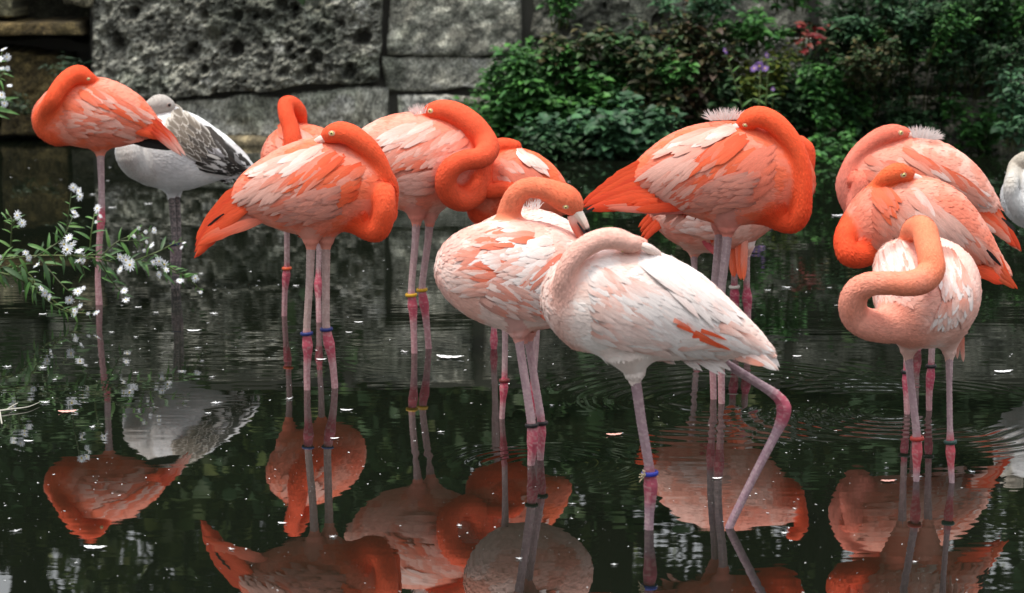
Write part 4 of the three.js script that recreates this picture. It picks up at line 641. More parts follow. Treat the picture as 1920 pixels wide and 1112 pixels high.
// O: white bird in front
flamingo({
  label: 'white flamingo in front, one leg bent back and a blue band with a frayed strip', base: [1219, 991], cell: 0.0048, dens: 0.9,
  body: [[1076, 560, 56], [1100, 558, 84], [1136, 562, 101], [1180, 570, 107], [1226, 577, 98], [1274, 590, 84], [1322, 608, 64], [1366, 626, 46], [1404, 644, 30], [1434, 660, 16]],
  necks: [[[1206, 456, 9, 0.04], [1196, 457, 14, 0.05], [1180, 456, 18, 0.06], [1156, 448, 20, 0.065], [1128, 449, 20, 0.07], [1100, 461, 20, 0.075], [1078, 480, 19, 0.08], [1062, 506, 18, 0.08], [1056, 534, 18, 0.07], [1060, 566, 19, 0.04], [1070, 600, 24, 0.01], [1086, 624, 28, -0.02]]],
  col: { neck: '#edb9aa', neckEnd: '#e9b3a5', body: '#f0ddd6', fleck: WHT, belly: '#e7bfb3', thigh: '#eadfd8', head: '#efae9c', headLen: 0.14 }, leg: '#9d8189', knob: '#a24a5c', shank: '#9c7d88',
  legs: [{ pts: [[1190, 704, 12], [1193, 722, 10.4], [1204, 800, 9.6], [1217, 872, 9.6], [1219, 890, 11.5], [1221, 910, 14.5], [1220, 934, 12], [1217, 962, 9.5], [1217, 992, 9]], knob: 5, dz: 0.02, thigh: [1184, 40, 48], bands: [{ x: 1219, y: 889, c: '#2433a0' }] }, { pts: [[1350, 676, 10], [1378, 692, 9], [1430, 724, 9.2], [1462, 744, 11.5], [1475, 764, 15.5], [1468, 788, 13], [1454, 815, 9.2], [1410, 900, 8.4], [1366, 990, 8.4]], knob: 4, dz: -0.08, thigh: [1340, 16, 18] }],
  wing: [
    { q: [[1098, 490], [1096, 590], [1345, 664], [1372, 590]], wk: 0.76, dc: 1.6, rows: 8, cols: 10, len: [46, 110], wid: 22, turn: -8, fan: -6, pals: [[[WHT, WHT], [BLU, PAL], [WHT, BLU]], [[WHT, WHT], [PAL, BLU], [WHT, WHT]], [[WHT, WHT], [BLU, WHT]], [[BLU, WHT], [WHT, WHT]], [[BLU, WHT], [PAL, WHT], [WHT, WHT]]] },
    { q: [[1205, 462], [1190, 492], [1370, 606], [1392, 588]], wk: 0.76, dc: 1.6, rows: 6, cols: 4, len: [90, 116], wid: 20, turn: 0, lift: 0.012, pal: [[WHT, WHT], [WHT, BLU], ['#f6ece8', '#f6ece8']] },
    { q: [[1100, 560], [1105, 636], [1255, 668], [1236, 620]], wk: 0.76, dc: 1.6, rows: 6, cols: 6, len: [54, 74], wid: 20, turn: 4, lift: 0.022, wild: 16, pal: [[BLU, '#e9d2ca'], ['#e6c3b8', BLU], ['#ead8d1', WHT], [PAL, BLU], ['#dcbab0', BLU]] },
    { q: [[1276, 604], [1262, 630], [1372, 650], [1352, 632]], rows: 1, dr: 1, cols: 4, dc: 1, len: [72, 72], wid: 11, wild: 16, turn: -3, point: 1.7, lift: 0.02, pal: [[ORG, DEEP], [DEEP, ORG], [ORG, DEEP]], front: true },
    { q: [[1244, 590], [1256, 608], [1312, 622], [1300, 606]], rows: 1, dr: 1, cols: 2, dc: 1, len: [44, 44], wid: 9, point: 1.7, lift: 0.02, pal: [[PAL, ORG], [ORG, DEEP]], front: true },
    { q: [[1250, 640], [1240, 656], [1392, 652], [1390, 642]], bend: 0, wk: 0.76, dc: 1.6, rows: 4, cols: 3, len: [70, 80], wid: 17, lift: 0.012, pal: [['#ecd6ce', WHT], [WHT, '#ead8d0'], [PAL, BLU]] },
    { q: [[1330, 585], [1318, 640], [1436, 672], [1446, 655]], wk: 0.76, dc: 1.6, rows: 3, cols: 4, len: [70, 80], wid: 17, lift: 0.014, pal: [[BLU, WHT], [WHT, WHT], [WHT, WHT], [PAL, BLU]] }],
  tail: [{ b: [[1392, 604], [1372, 650]], t: [[1469, 690], [1458, 690]], n: 9, w: 17, pal: [[WHT, WHT], [BLU, WHT], [PAL, BLU]], dz: [0.02, 0.02], bend: -0.03 }, { b: [[1370, 652], [1370, 664]], t: [[1446, 678], [1430, 674]], n: 4, w: 16, pal: [[PAL, PNK], [WHT, PAL], [BLU, PNK]], dz: [0.0, 0.04], bend: -0.05 }],
  eye: [1167, 471, 2.6], lid: '#d9a595', bill: [[1200, 459, 7, 0.06], [1216, 466, 9, 0.05], [1236, 478, 7, 0.02]], billCol: ['#f0ddd2', '#eed2c8'],
  more({ o, L, m, R }) {   // frayed strip on the band
    const gs = []; for (let i = 0; i < 9; i++) { let p = L(1210, 889, 0.03); const pts = [p.clone()]; const dx = -(4 + 9 * R()) * m, dy = (R() - 0.62) * 26 * m; for (let k = 1; k < 5; k++) pts.push(V(p.x + dx * k / 4 + (R() - 0.5) * 4 * m, p.y + dy * k / 3 + (R() - 0.5) * 4 * m, p.z + (R() - 0.5) * 0.012)); gs.push(tube(pts, () => 1.1 * m, null, 5, 12)); }
    part('frayed_strip', mergeGeometries(gs), new THREE.MeshStandardMaterial({ color: C('#c9b79a'), roughness: 0.9 }), o);
  },
});

// ---------------------------------------------------------------- plants of the bank
const leafGeo = (() => {   // a pointed oval leaf, folded a little along its midrib: 1 long, normal up
  const make = (wide, tipBend, tooth) => { const pos = [], idx = [], n = 7; for (let i = 0; i <= n; i++) { const t = i / n, w = wide * Math.pow(Math.sin(Math.PI * Math.min(1, 0.06 + 0.94 * Math.pow(t, 0.72))), 0.9) * (1 + (i % 2 ? tooth : -tooth)), y = 0.10 * Math.sin(t * 2.4) - tipBend * t * t; pos.push(t, y + w * 0.32, -w, t, y, 0, t, y + w * 0.32, w); } for (let i = 0; i < n; i++) for (let k = 0; k < 2; k++) { const a = i * 3 + k; idx.push(a, a + 1, a + 3, a + 1, a + 4, a + 3); } return geoFrom(pos, idx); };
  return { oval: make(0.27, 0.16, 0.06), broad: make(0.36, 0.1, 0.1), lance: make(0.085, 0.22, 0.02), small: make(0.24, 0.1, 0) };
})();
const leafMats = {};
const leafMat = (c) => leafMats[c] ??= new THREE.MeshPhysicalMaterial({ color: C(c), roughness: 0.55, side: THREE.DoubleSide, transmission: 0 });
const tintMat = new THREE.MeshPhysicalMaterial({ color: 0xffffff, roughness: 0.58, side: THREE.DoubleSide });
const stemMat = new THREE.MeshStandardMaterial({ color: C('#3d4420'), roughness: 0.9 });
let plantSeed = 500;
// a leafy plant: stems that rise (or hang) from its foot and carry leaves along their length
function leafyPlant(name, label, category, px, py, o) {
  const R = rng(plantSeed += 11), { h = 0.6, spread = 0.35, stems = 9, per = 40, size = 0.06, kind = 'oval', cols, group, z = WALLZ + 0.35, single = 12, lean = 0, up = 1, depth = 0.28 } = o;
  const b = onPlane(px, py, z), t = thing(name, label, category, b.toArray(), group), list = [], X = V(), Y = V(), Z = V(), M = new THREE.Matrix4();
  for (let i = 0; i < stems; i++) {
    const a = R() * 6.283, r = Math.sqrt(R()), end = V(Math.cos(a) * spread * r + lean * h, up * h * (0.45 + 0.55 * R()) * (1 - 0.25 * r), Math.sin(a) * depth * r + 0.1), st = V(end.x * 0.25 + (R() - 0.5) * spread * 0.5, 0, end.z * 0.3);
    const mid = st.clone().lerp(end, 0.55); mid.y += 0.12 * h * (up > 0 ? 1 : 1); mid.z += 0.05;
    const cv = new THREE.CatmullRomCurve3([st, mid, end]); part('stem', tube([st, mid, end], (q) => 0.0045 * (1.15 - q), null, 5, 10), o.stemMat ?? stemMat, t);
    for (let k = 0; k < per; k++) {
      const q = Math.pow(R(), 0.7), p = cv.getPoint(0.12 + 0.88 * q), an = R() * 6.283, s = size * (0.55 + 0.75 * R()) * (1.05 - 0.35 * q);
      X.set(Math.cos(an), (R() - 0.55) * 0.9, Math.sin(an) * 0.9 + 0.25).normalize(); Y.set((R() - 0.5) * 0.9, 1, (R() - 0.2) * 0.9).addScaledVector(X, -X.y).normalize(); Z.crossVectors(X, Y).normalize(); Y.crossVectors(Z, X);
      p.addScaledVector(X, size * 0.25); p.x += (R() - 0.5) * size; p.y += (R() - 0.5) * size; p.z += (R() - 0.5) * size;
      M.makeBasis(X.clone().multiplyScalar(s), Y.clone().multiplyScalar(s), Z.clone().multiplyScalar(s)).setPosition(p);
      list.push([M.clone(), cols[Math.floor(R() * cols.length)], p.z]);
    }
  }
  list.sort((a, b) => b[2] - a[2]);
  const near = list.slice(0, single), rest = list.slice(single), g = leafGeo[kind];
  for (const [m, c] of near) { const l = part('leaf', g, leafMat(c), t); m.decompose(l.position, l.quaternion, l.scale); }
  const im = new THREE.InstancedMesh(g, tintMat, rest.length); im.name = 'foliage'; im.userData.kind = 'stuff'; const k = new THREE.Color();
  rest.forEach(([m, c], i) => { im.setMatrixAt(i, m); im.setColorAt(i, k.set(c).multiplyScalar(0.75 + 0.5 * R())); }); shadow(im); t.add(im);
  return t;
}
const GRN = ['#35632b', '#3e7132', '#2f552a', '#497f37', '#396836'], DRK = ['#223f22', '#2a4a28', '#1d3620', '#315230'], BLG = ['#3c6541', '#33563b', '#46704a', '#2e4d37'], MIX = ['#3c4a2c', '#4a4a38', '#2f4a2a', '#56502f', '#3f5a33'], BRN = ['#5a4630', '#4b3d33', '#3c4a2c', '#52533c'], YLW = ['#5a6a24', '#6c7426', '#48602a'];
const banks = 'leafy plants growing over the wall foot';
const plants = [
  // px, py of the foot, options, label
  [905, 300, { h: 0.42, spread: 0.18, cols: GRN, size: 0.055, stems: 7 }, 'small green plant at the left end of the greenery, against the pale block'],
  [960, 310, { h: 0.62, spread: 0.26, cols: GRN, size: 0.075, kind: 'broad', stems: 11 }, 'bright green nettle-like plant beneath the gap between the two upper blocks'],
  [1040, 318, { h: 0.8, spread: 0.3, cols: GRN, size: 0.08, kind: 'broad', stems: 13 }, 'tall bright green leafy plant in the middle of the nettle clump'],
  [1085, 335, { h: 0.42, spread: 0.3, cols: BLG, size: 0.085, kind: 'broad', stems: 10, z: WALLZ + 0.7 }, 'blue-green broad-leaved plant low over the water, left of the largest coral bird'],
  [1130, 320, { h: 0.75, spread: 0.3, cols: GRN, size: 0.08, kind: 'broad', stems: 12 }, 'bushy green plant right of the tall nettle clump'],
  [1180, 325, { h: 0.5, spread: 0.32, cols: BLG, size: 0.08, kind: 'broad', stems: 11, z: WALLZ + 0.75 }, 'bluish leafy plant by the water above the largest bird\'s tail'],
  [1225, 300, { h: 0.85, spread: 0.3, cols: MIX, size: 0.075, stems: 12 }, 'green and brownish plant climbing the blocks above the largest coral bird'],
  [1290, 290, { h: 0.9, spread: 0.3, cols: BRN, size: 0.08, stems: 10, per: 28 }, 'brown-tinged leafy plant left of the purple flowers'],
  [1350, 290, { h: 0.7, spread: 0.3, cols: DRK, size: 0.07, stems: 11 }, 'dark green plant above the white back tuft of the largest bird'],
  [1405, 250, { h: 0.62, spread: 0.26, cols: YLW, size: 0.065, kind: 'small', stems: 10 }, 'yellowish green plant just left of the purple asters'],
  [1470, 300, { h: 0.55, spread: 0.34, cols: DRK, size: 0.065, stems: 12 }, 'dark green plant below the purple asters'],
  [1545, 310, { h: 0.75, spread: 0.36, cols: GRN, size: 0.06, stems: 13 }, 'mid green plant right of the largest bird\'s neck'],
  [1600, 240, { h: 0.95, spread: 0.36, cols: DRK, size: 0.055, stems: 14, kind: 'small', per: 55 }, 'dense dark shrub right of the red creeper'],
  [1690, 225, { h: 0.95, spread: 0.4, cols: DRK, size: 0.055, stems: 15, kind: 'small', per: 55 }, 'dark shrub above the upper right pink bird'],
  [1780, 200, { h: 0.9, spread: 0.4, cols: BLG, size: 0.055, stems: 15, kind: 'small', per: 55 }, 'dark bluish shrub in the upper right corner area'],
  [1870, 190, { h: 0.9, spread: 0.4, cols: DRK, size: 0.055, stems: 15, kind: 'small', per: 55 }, 'dark shrub in the very upper right corner'],
  [1650, 300, { h: 0.45, spread: 0.4, cols: DRK, size: 0.055, stems: 11 }, 'low dark plant behind the back of the upper right pink bird'],
  [1560, 345, { h: 0.3, spread: 0.3, cols: GRN, size: 0.06, stems: 8, z: WALLZ + 0.9 }, 'low green plant at the water right of the largest bird\'s neck bend'],
  [1900, 290, { h: 0.55, spread: 0.24, cols: BLG, size: 0.06, stems: 10, z: WALLZ + 0.8 }, 'leafy plant at the right edge above the white young bird'],
  [1960, 240, { h: 0.8, spread: 0.35, cols: DRK, size: 0.055, stems: 10, kind: 'small' }, 'dark shrub cut by the right edge'],
  [1045, 60, { h: 0.42, spread: 0.16, cols: GRN, size: 0.05, stems: 6, per: 26 }, 'small green vine sprouting from the joint right of the square block'],
  [1290, 60, { h: 0.4, spread: 0.35, cols: BLG, size: 0.06, stems: 7, per: 24 }, 'vine hanging at the top edge above the brown-tinged plant'],
  [1480, 30, { h: 0.3, spread: 0.3, cols: GRN, size: 0.06, stems: 6, per: 26 }, 'vine on the block at the top edge above the red creeper'],
  [1020, 340, { h: 0.32, spread: 0.3, cols: DRK, size: 0.06, stems: 9, z: WALLZ + 0.8 }, 'dark low plant at the waterline below the nettle clump'],
  [1180, 150, { h: 0.35, spread: 0.3, cols: DRK, size: 0.065, stems: 8, per: 26 }, 'loose dark plant rooted in the joint above the nettle clump'],
  [1330, 160, { h: 0.45, spread: 0.3, cols: MIX, size: 0.07, stems: 9, per: 26 }, 'mottled plant rooted in the wall left of the purple asters'],
  [1400, 110, { h: 0.3, spread: 0.3, cols: GRN, size: 0.065, stems: 8, per: 24 }, 'green tuft on the wall above the purple asters'],
  [1580, 120, { h: 0.42, spread: 0.32, cols: DRK, size: 0.055, stems: 11, kind: 'small', per: 40 }, 'dark shrub hanging over the wall just right of the red creeper'],
  [1660, 110, { h: 0.42, spread: 0.4, cols: BLG, size: 0.055, stems: 12, kind: 'small', per: 44, z: WALLZ + 0.5 }, 'bluish leaf mass at the top edge left of the corner'],
  [1780, 80, { h: 0.4, spread: 0.4, cols: DRK, size: 0.055, stems: 12, kind: 'small', per: 44, z: WALLZ + 0.55 }, 'dark leaf mass at the top edge near the right corner'],
  [1880, 90, { h: 0.4, spread: 0.4, cols: GRN, size: 0.055, stems: 12, kind: 'small', per: 44, z: WALLZ + 0.5 }, 'green leaf mass in the top right corner'],
  [1620, 170, { h: 0.4, spread: 0.4, cols: MIX, size: 0.05, stems: 12, kind: 'small', per: 44, z: WALLZ + 0.55 }, 'brown and green twiggy shrub below the red creeper'],
  [1820, 160, { h: 0.35, spread: 0.4, cols: DRK, size: 0.05, stems: 10, kind: 'small', per: 44, z: WALLZ + 0.6 }, 'dark low branches over the white tuft of the upper right bird'],
  [1520, 225, { h: 0.4, spread: 0.34, cols: GRN, size: 0.06, stems: 10, per: 34 }, 'green plant below the red creeper, right of the purple asters'],
  [1270, 220, { h: 0.45, spread: 0.32, cols: GRN, size: 0.07, stems: 10, per: 34 }, 'green leafy plant between the nettle clump and the brown-tinged plant'],
  [1000, 200, { h: 0.4, spread: 0.28, cols: GRN, size: 0.07, stems: 9, per: 34 }, 'green plant growing up the joint at the right end of the pale blocks'],
  [1100, 190, { h: 0.45, spread: 0.32, cols: MIX, size: 0.075, stems: 10, per: 34 }, 'upper part of the greenery, dull green leaves over the dark block'],
  [1745, 300, { h: 0.42, spread: 0.4, cols: DRK, size: 0.055, stems: 11, per: 34 }, 'low dark plant between the upper right bird and the shrub above it'],
  [1835, 300, { h: 0.45, spread: 0.36, cols: GRN, size: 0.055, stems: 11, per: 34 }, 'low green plant left of the right edge, above the pink tail'],
  [-420, 270, { h: 0.6, spread: 0.45, cols: DRK, size: 0.06, stems: 10, single: 6 }, 'dark plant on the bank beyond the left edge'],
  [-800, 270, { h: 0.9, spread: 0.5, cols: GRN, size: 0.06, stems: 12, single: 6 }, 'green bush on the bank far beyond the left edge'],
  [1740, 130, { h: 0.5, spread: 0.5, cols: GRN, size: 0.05, stems: 9, kind: 'small', per: 40, z: WALLZ + 0.6 }, 'sprays of small leaves drooping in the upper right'],
];
for (const [px, py, o, label] of plants) leafyPlant('leafy_plant', label, 'plant', px, py, { ...o, size: (o.size ?? 0.06) * (o.kind === 'small' ? 1.05 : 1.18), per: Math.round((o.per ?? 34) * 1.9), h: o.h * 1.25, stems: Math.round(o.stems * 1.3), group: banks });
leafyPlant('fern', 'dark little fern in the recess above the far left bird', 'fern', 140, 145, { h: 0.2, spread: 0.16, cols: ['#1e3420', '#26402a', '#2a4630'], size: 0.06, kind: 'lance', stems: 8, per: 26, z: WALLZ + 0.12 });
leafyPlant('moss_plant', 'dark leaf clump on the mossy stone left of the far left bird', 'plant', 60, 215, { h: 0.18, spread: 0.25, cols: ['#1e3420', '#2b3a1f'], size: 0.04, stems: 7, per: 24, z: WALLZ + 0.1 });
leafyPlant('red_creeper', 'red autumn creeper on the pale stone in the upper right middle', 'creeper', 1505, 110, { h: 0.3, spread: 0.12, cols: ['#6e1c20', '#7c2426', '#58181c', '#662a20'], size: 0.075, stems: 6, per: 8, z: WALLZ + 0.9, lean: 0.25, single: 20 });
// purple asters on the wall: a head of narrow petals each
function daisyHead(r, petals, R) {   // ray petals as one mesh, facing +z
  const gs = [];
  for (let i = 0; i < petals; i++) {
    const a = i / petals * 6.283 + (R() - 0.5) * 0.25, l = r * (0.8 + 0.3 * R()), w = r * 0.085, dr = (R() - 0.3) * 0.3 * r, pos = [], idx = [];
    for (let k = 0; k <= 4; k++) { const t = 0.12 + 0.88 * k / 4, ww = w * [0.5, 0.9, 1, 0.9, 0.35][k]; for (const s of [-1, 0, 1]) pos.push(Math.cos(a) * l * t - Math.sin(a) * s * ww, Math.sin(a) * l * t + Math.cos(a) * s * ww, -dr * t * t + 0.03 * r * (1 - Math.abs(s))); }
    for (let k = 0; k < 4; k++) for (let s = 0; s < 2; s++) { const q = k * 3 + s; idx.push(q, q + 1, q + 3, q + 1, q + 4, q + 3); }
    gs.push(geoFrom(pos, idx));
  }
  return mergeGeometries(gs);
}
const petalWhite = new THREE.MeshPhysicalMaterial({ color: C('#dadee5'), roughness: 0.6, side: THREE.DoubleSide }), petalPurple = new THREE.MeshPhysicalMaterial({ color: C('#7a5a9e'), roughness: 0.6, side: THREE.DoubleSide }), discMat = new THREE.MeshStandardMaterial({ color: C('#c9b23a'), roughness: 0.8 });
const sepal = new THREE.MeshStandardMaterial({ color: C('#4d6329'), roughness: 0.8 });
// stems drawn as lines through the picture at a distance z, leaves along them, flower heads at their places
function flowering(name, label, px0, py0, z, d) {
  const R = rng(plantSeed += 13), b = onPlane(px0, py0, z), t = thing(name, label, 'flower', b.toArray()), m = mpp(z), L = (x, y, dz = 0) => onPlane(x, y, z + dz).sub(b);
  const heads = [0, 1, 2, 3].map(() => daisyHead(1, 14 + Math.floor(R() * 6), R)), disc = new THREE.SphereGeometry(0.2, 10, 8); disc.scale(1, 1, 0.5);
  const cup = new THREE.ConeGeometry(0.2, 0.42, 8); cup.rotateX(-Math.PI / 2); cup.translate(0, 0, -0.2);
  const stemC = [leafMat('#4a5a2a'), leafMat('#56602f'), leafMat('#3f4a26')], lf = ['#3f6a2a', '#4a7632', '#35592a', '#557a3a', '#2f4f26'];
  const place = (geo, mat, p, dir, nrm, s, nm) => { const X = dir.clone().normalize(), Y = nrm.clone().addScaledVector(X, -nrm.dot(X)).normalize(), Z = V().crossVectors(X, Y), k = part(nm, geo, mat, t); k.quaternion.setFromRotationMatrix(new THREE.Matrix4().makeBasis(X, Y, Z)); k.position.copy(p); k.scale.setScalar(s); return k; };
  for (const st of d.stems) {
    const dz0 = (R() - 0.5) * 0.12, pts = st.p.map(([x, y], i) => L(x, y, dz0 + 0.05 * Math.sin(i * 1.7 + dz0 * 40))), r0 = (st.r ?? 1.6) * m;
    part('stem', tube(pts, (q) => r0 * (1.1 - 0.55 * q), null, 6, 26), stemC[Math.floor(R() * 3)], t);
    const cv = new THREE.CatmullRomCurve3(pts, false, 'centripetal'), n = st.n ?? Math.round(cv.getLength() / m / 13);
    for (let i = 0; i < n; i++) { const q = 0.05 + 0.93 * (i + R() * 0.6) / n, p = cv.getPoint(q), tg = cv.getTangent(q), sd = i % 2 ? 1 : -1, dir = tg.clone().multiplyScalar(0.7).add(V(-tg.y * sd, tg.x * sd, (R() - 0.4) * 0.9)); dir.y -= 0.25; place(leafGeo.lance, leafMat(lf[Math.floor(R() * 5)]), p, dir, V((R() - 0.5) * 0.8, 0.7, 0.7), (st.leaf ?? 34) * m * (0.45 + 0.85 * R()) * (1.1 - 0.6 * q), 'leaf'); }
  }
  for (const [x, y, x2, y2, s] of d.leaves ?? []) { const p = L(x, y, 0.04), q = L(x2, y2, 0.06); place(leafGeo.lance, leafMat(lf[Math.floor(R() * 5)]), p, q.clone().sub(p), V(0.3, 0.4, 0.9), q.distanceTo(p), 'leaf'); }
  for (const [x, y, r] of d.flowers) {
    const f = part('flower_head', heads[Math.floor(R() * 4)], d.petal ?? petalWhite, t); f.position.copy(L(x, y, 0.05 + 0.05 * R())); f.scale.setScalar(r * m * (0.72 + 0.3 * R())); f.rotation.set(-0.55 + (R() - 0.5) * 1.5, (R() - 0.5) * 1.7, R() * 6);
    part('flower_disc', disc, discMat, f); part('flower_cup', cup, sepal, f);
  }
  return t;
}
flowering('purple_aster', 'purple asters on the wall left of the red creeper', 1425, 190, WALLZ + 0.95, { petal: petalPurple, stems: [{ p: [[1420, 240], [1424, 180], [1426, 128]], leaf: 24 }, { p: [[1430, 240], [1438, 170], [1440, 106]], leaf: 24 }, { p: [[1400, 240], [1380, 160], [1360, 98]], leaf: 24 }, { p: [[1440, 240], [1448, 200], [1450, 168]], leaf: 24 }], flowers: [[1424, 124, 11], [1434, 128, 10], [1414, 128, 9], [1438, 104, 7], [1360, 95, 8], [1449, 167, 7], [1426, 118, 8]] });
const asterZ = ground(150, 604).z;
flowering('white_aster', 'sprawling wild aster with white daisy flowers in front of the far left birds', 0, 500, asterZ, {
  stems: [{ p: [[-60, 500], [10, 486], [60, 480], [110, 479], [165, 482], [215, 492]], r: 2 }, { p: [[62, 484], [88, 468], [118, 446], [128, 405], [134, 358]] }, { p: [[110, 462], [122, 440], [140, 398]] }, { p: [[20, 485], [21, 440], [22, 412], [10, 398]] }, { p: [[22, 430], [30, 410], [38, 404]] }, { p: [[70, 478], [95, 510], [128, 545], [150, 556]] }, { p: [[-60, 500], [30, 520], [70, 548], [110, 578], [140, 588]], r: 2 }, { p: [[190, 480], [222, 452], [250, 442], [288, 432]] }, { p: [[222, 452], [258, 452], [284, 462]] }, { p: [[110, 480], [180, 478], [230, 484], [272, 492], [312, 498], [350, 520], [382, 550]], r: 1.8 }, { p: [[250, 490], [296, 472], [328, 456], [345, 452]] }, { p: [[50, 520], [80, 548], [130, 582], [185, 588]] }, { p: [[185, 488], [212, 530], [234, 556]] }, { p: [[168, 470], [172, 430], [178, 396]] }, { p: [[300, 494], [330, 512], [366, 524]] }, { p: [[-60, 520], [-10, 505], [30, 500], [60, 520], [70, 545]], r: 1.8 }, { p: [[120, 470], [150, 490], [160, 520]], n: 5 }, { p: [[-40, 560], [0, 520], [40, 512]], r: 1.4 }],
  leaves: [[82, 492, 96, 545], [118, 482, 120, 516], [128, 482, 142, 508], [52, 458, 92, 472], [0, 480, 34, 478], [128, 424, 158, 426], [5, 500, 55, 530], [40, 500, 55, 545], [190, 520, 212, 530], [210, 466, 232, 470], [200, 500, 225, 528], [305, 512, 330, 534], [330, 512, 352, 504], [345, 520, 370, 512], [148, 464, 182, 470], [260, 498, 290, 492], [-5, 510, 20, 540], [180, 490, 214, 524], [60, 540, 70, 575], [140, 558, 170, 562], [2, 398, 14, 412]],
  flowers: [[137, 352, 12], [147, 358, 10], [150, 369, 11], [140, 398, 10], [142, 405, 8], [32, 404, 11], [41, 418, 11], [128, 446, 13], [120, 458, 12], [134, 458, 13], [126, 468, 12], [148, 470, 12], [154, 480, 11], [148, 488, 11], [156, 490, 9], [182, 391, 11], [188, 405, 6], [180, 416, 4], [225, 482, 10], [236, 488, 13], [243, 497, 13], [225, 505, 12], [246, 490, 9], [48, 474, 9], [54, 484, 10], [68, 497, 9], [78, 541, 8], [84, 550, 10], [92, 557, 9], [146, 546, 11], [156, 540, 6], [130, 563, 10], [150, 573, 8], [140, 583, 8], [138, 590, 6], [233, 545, 9], [236, 562, 10], [180, 586, 9], [165, 588, 5], [298, 490, 11], [308, 496, 10], [312, 506, 8], [288, 492, 7], [298, 515, 10], [337, 526, 10], [366, 522, 8], [289, 432, 8], [260, 428, 5], [250, 442, 8], [273, 435, 5], [284, 460, 8], [275, 454, 6], [345, 455, 5], [340, 464, 5], [376, 548, 6], [0, 482, 5], [270, 470, 5]],
});
flowering('edge_aster', 'white daisies at the left edge, cut by the frame', -10, 200, ground(0, 470).z, { stems: [{ p: [[-60, 190], [-15, 150], [5, 95]] }, { p: [[-60, 240], [-10, 205], [8, 180]] }, { p: [[-60, 200], [-5, 150], [12, 130]] }], leaves: [[-5, 190, 34, 181], [-8, 205, 36, 213], [-10, 215, 18, 222], [0, 150, 8, 172]], flowers: [[6, 92, 8], [13, 107, 9], [4, 128, 7], [14, 128, 6], [18, 160, 6], [3, 178, 10], [8, 194, 10], [0, 110, 8]] });

// ---------------------------------------------------------------- feathers and specks afloat
const white = new THREE.MeshPhysicalMaterial({ color: C('#eceef0'), roughness: 0.7, side: THREE.DoubleSide }), pinkish = new THREE.MeshPhysicalMaterial({ color: C('#e3a99d'), roughness: 0.7, side: THREE.DoubleSide });
const wisp = (seed) => { const R = rng(seed), gs = [], n = 13; for (let i = 0; i < n; i++) { const a = i / n * 6.283 + R(), l = 0.45 + 0.6 * R(), el = 0.25 + 0.5 * R(), d = V(Math.cos(a) * Math.cos(el), Math.sin(el) * 0.7, Math.sin(a) * Math.cos(el)), p = V(Math.cos(a) * 0.12, 0.02, Math.sin(a) * 0.1), q = p.clone().addScaledVector(d, l * 0.6), e = p.clone().addScaledVector(d, l); e.y -= 0.1; gs.push(tube([p, q, e], (t) => 0.055 * (1 - 0.8 * t), null, 4, 5)); } const c = new THREE.SphereGeometry(0.22, 8, 6); c.scale(1, 0.6, 1); c.deleteAttribute('uv'); gs.forEach((g) => g.deleteAttribute('uv')); gs.push(c); return mergeGeometries(gs); };
const vane = (() => { const pos = [], idx = [], n = 8; for (let i = 0; i <= n; i++) { const t = i / n * 2 - 1, w = 0.3 * Math.sqrt(Math.max(0.02, 1 - t * t)) * (1 + 0.15 * ((i * 37) % 5 - 2)); pos.push(t, 0.06 + 0.12 * t * t, -w, t, 0.16 + 0.12 * t * t, 0, t, 0.06 + 0.12 * t * t, w); } for (let i = 0; i < n; i++) for (let k = 0; k < 2; k++) { const a = i * 3 + k; idx.push(a, a + 1, a + 3, a + 1, a + 4, a + 3); } return geoFrom(pos, idx); })();
const wisps = [wisp(5), wisp(6), wisp(7)];
const spots = [[1880, 698, 17, 1], [842, 671, 24, 1], [1151, 816, 15, 2], [177, 1028, 20, 1], [30, 997, 8], [13, 689, 8], [80, 691, 8], [103, 713, 5], [84, 756, 10], [126, 773, 17, 2], [173, 802, 7], [53, 828, 9, 1], [254, 700, 5], [398, 708, 5], [406, 757, 10], [391, 776, 6], [542, 749, 7], [529, 982, 8, 1], [624, 1008, 7], [433, 1031, 6], [627, 823, 8, 1], [602, 675, 9, 1], [363, 621, 12, 1], [254, 633, 5], [210, 624, 5], [371, 653, 5], [401, 589, 8], [259, 577, 6, 1], [80, 590, 7, 1], [377, 514, 5], [293, 587, 5], [278, 383, 7, 1], [210, 390, 7, 1], [173, 365, 5], [672, 605, 8, 1], [554, 537, 6], [654, 624, 6, 1], [759, 661, 8], [649, 770, 11, 1], [826, 811, 6], [861, 987, 6], [973, 1049, 7], [1152, 1060, 6], [1073, 946, 5], [1034, 761, 5], [1494, 669, 8, 1], [1344, 898, 9, 1], [1472, 1001, 8], [1665, 903, 14, 2], [1822, 886, 6], [1716, 1055, 5], [1720, 896, 9], [1475, 540, 6], [1495, 669, 6], [1570, 405, 11, 1], [1555, 540, 4, 1], [1440, 545, 5, 1]];
const labelsUsed = new Map();
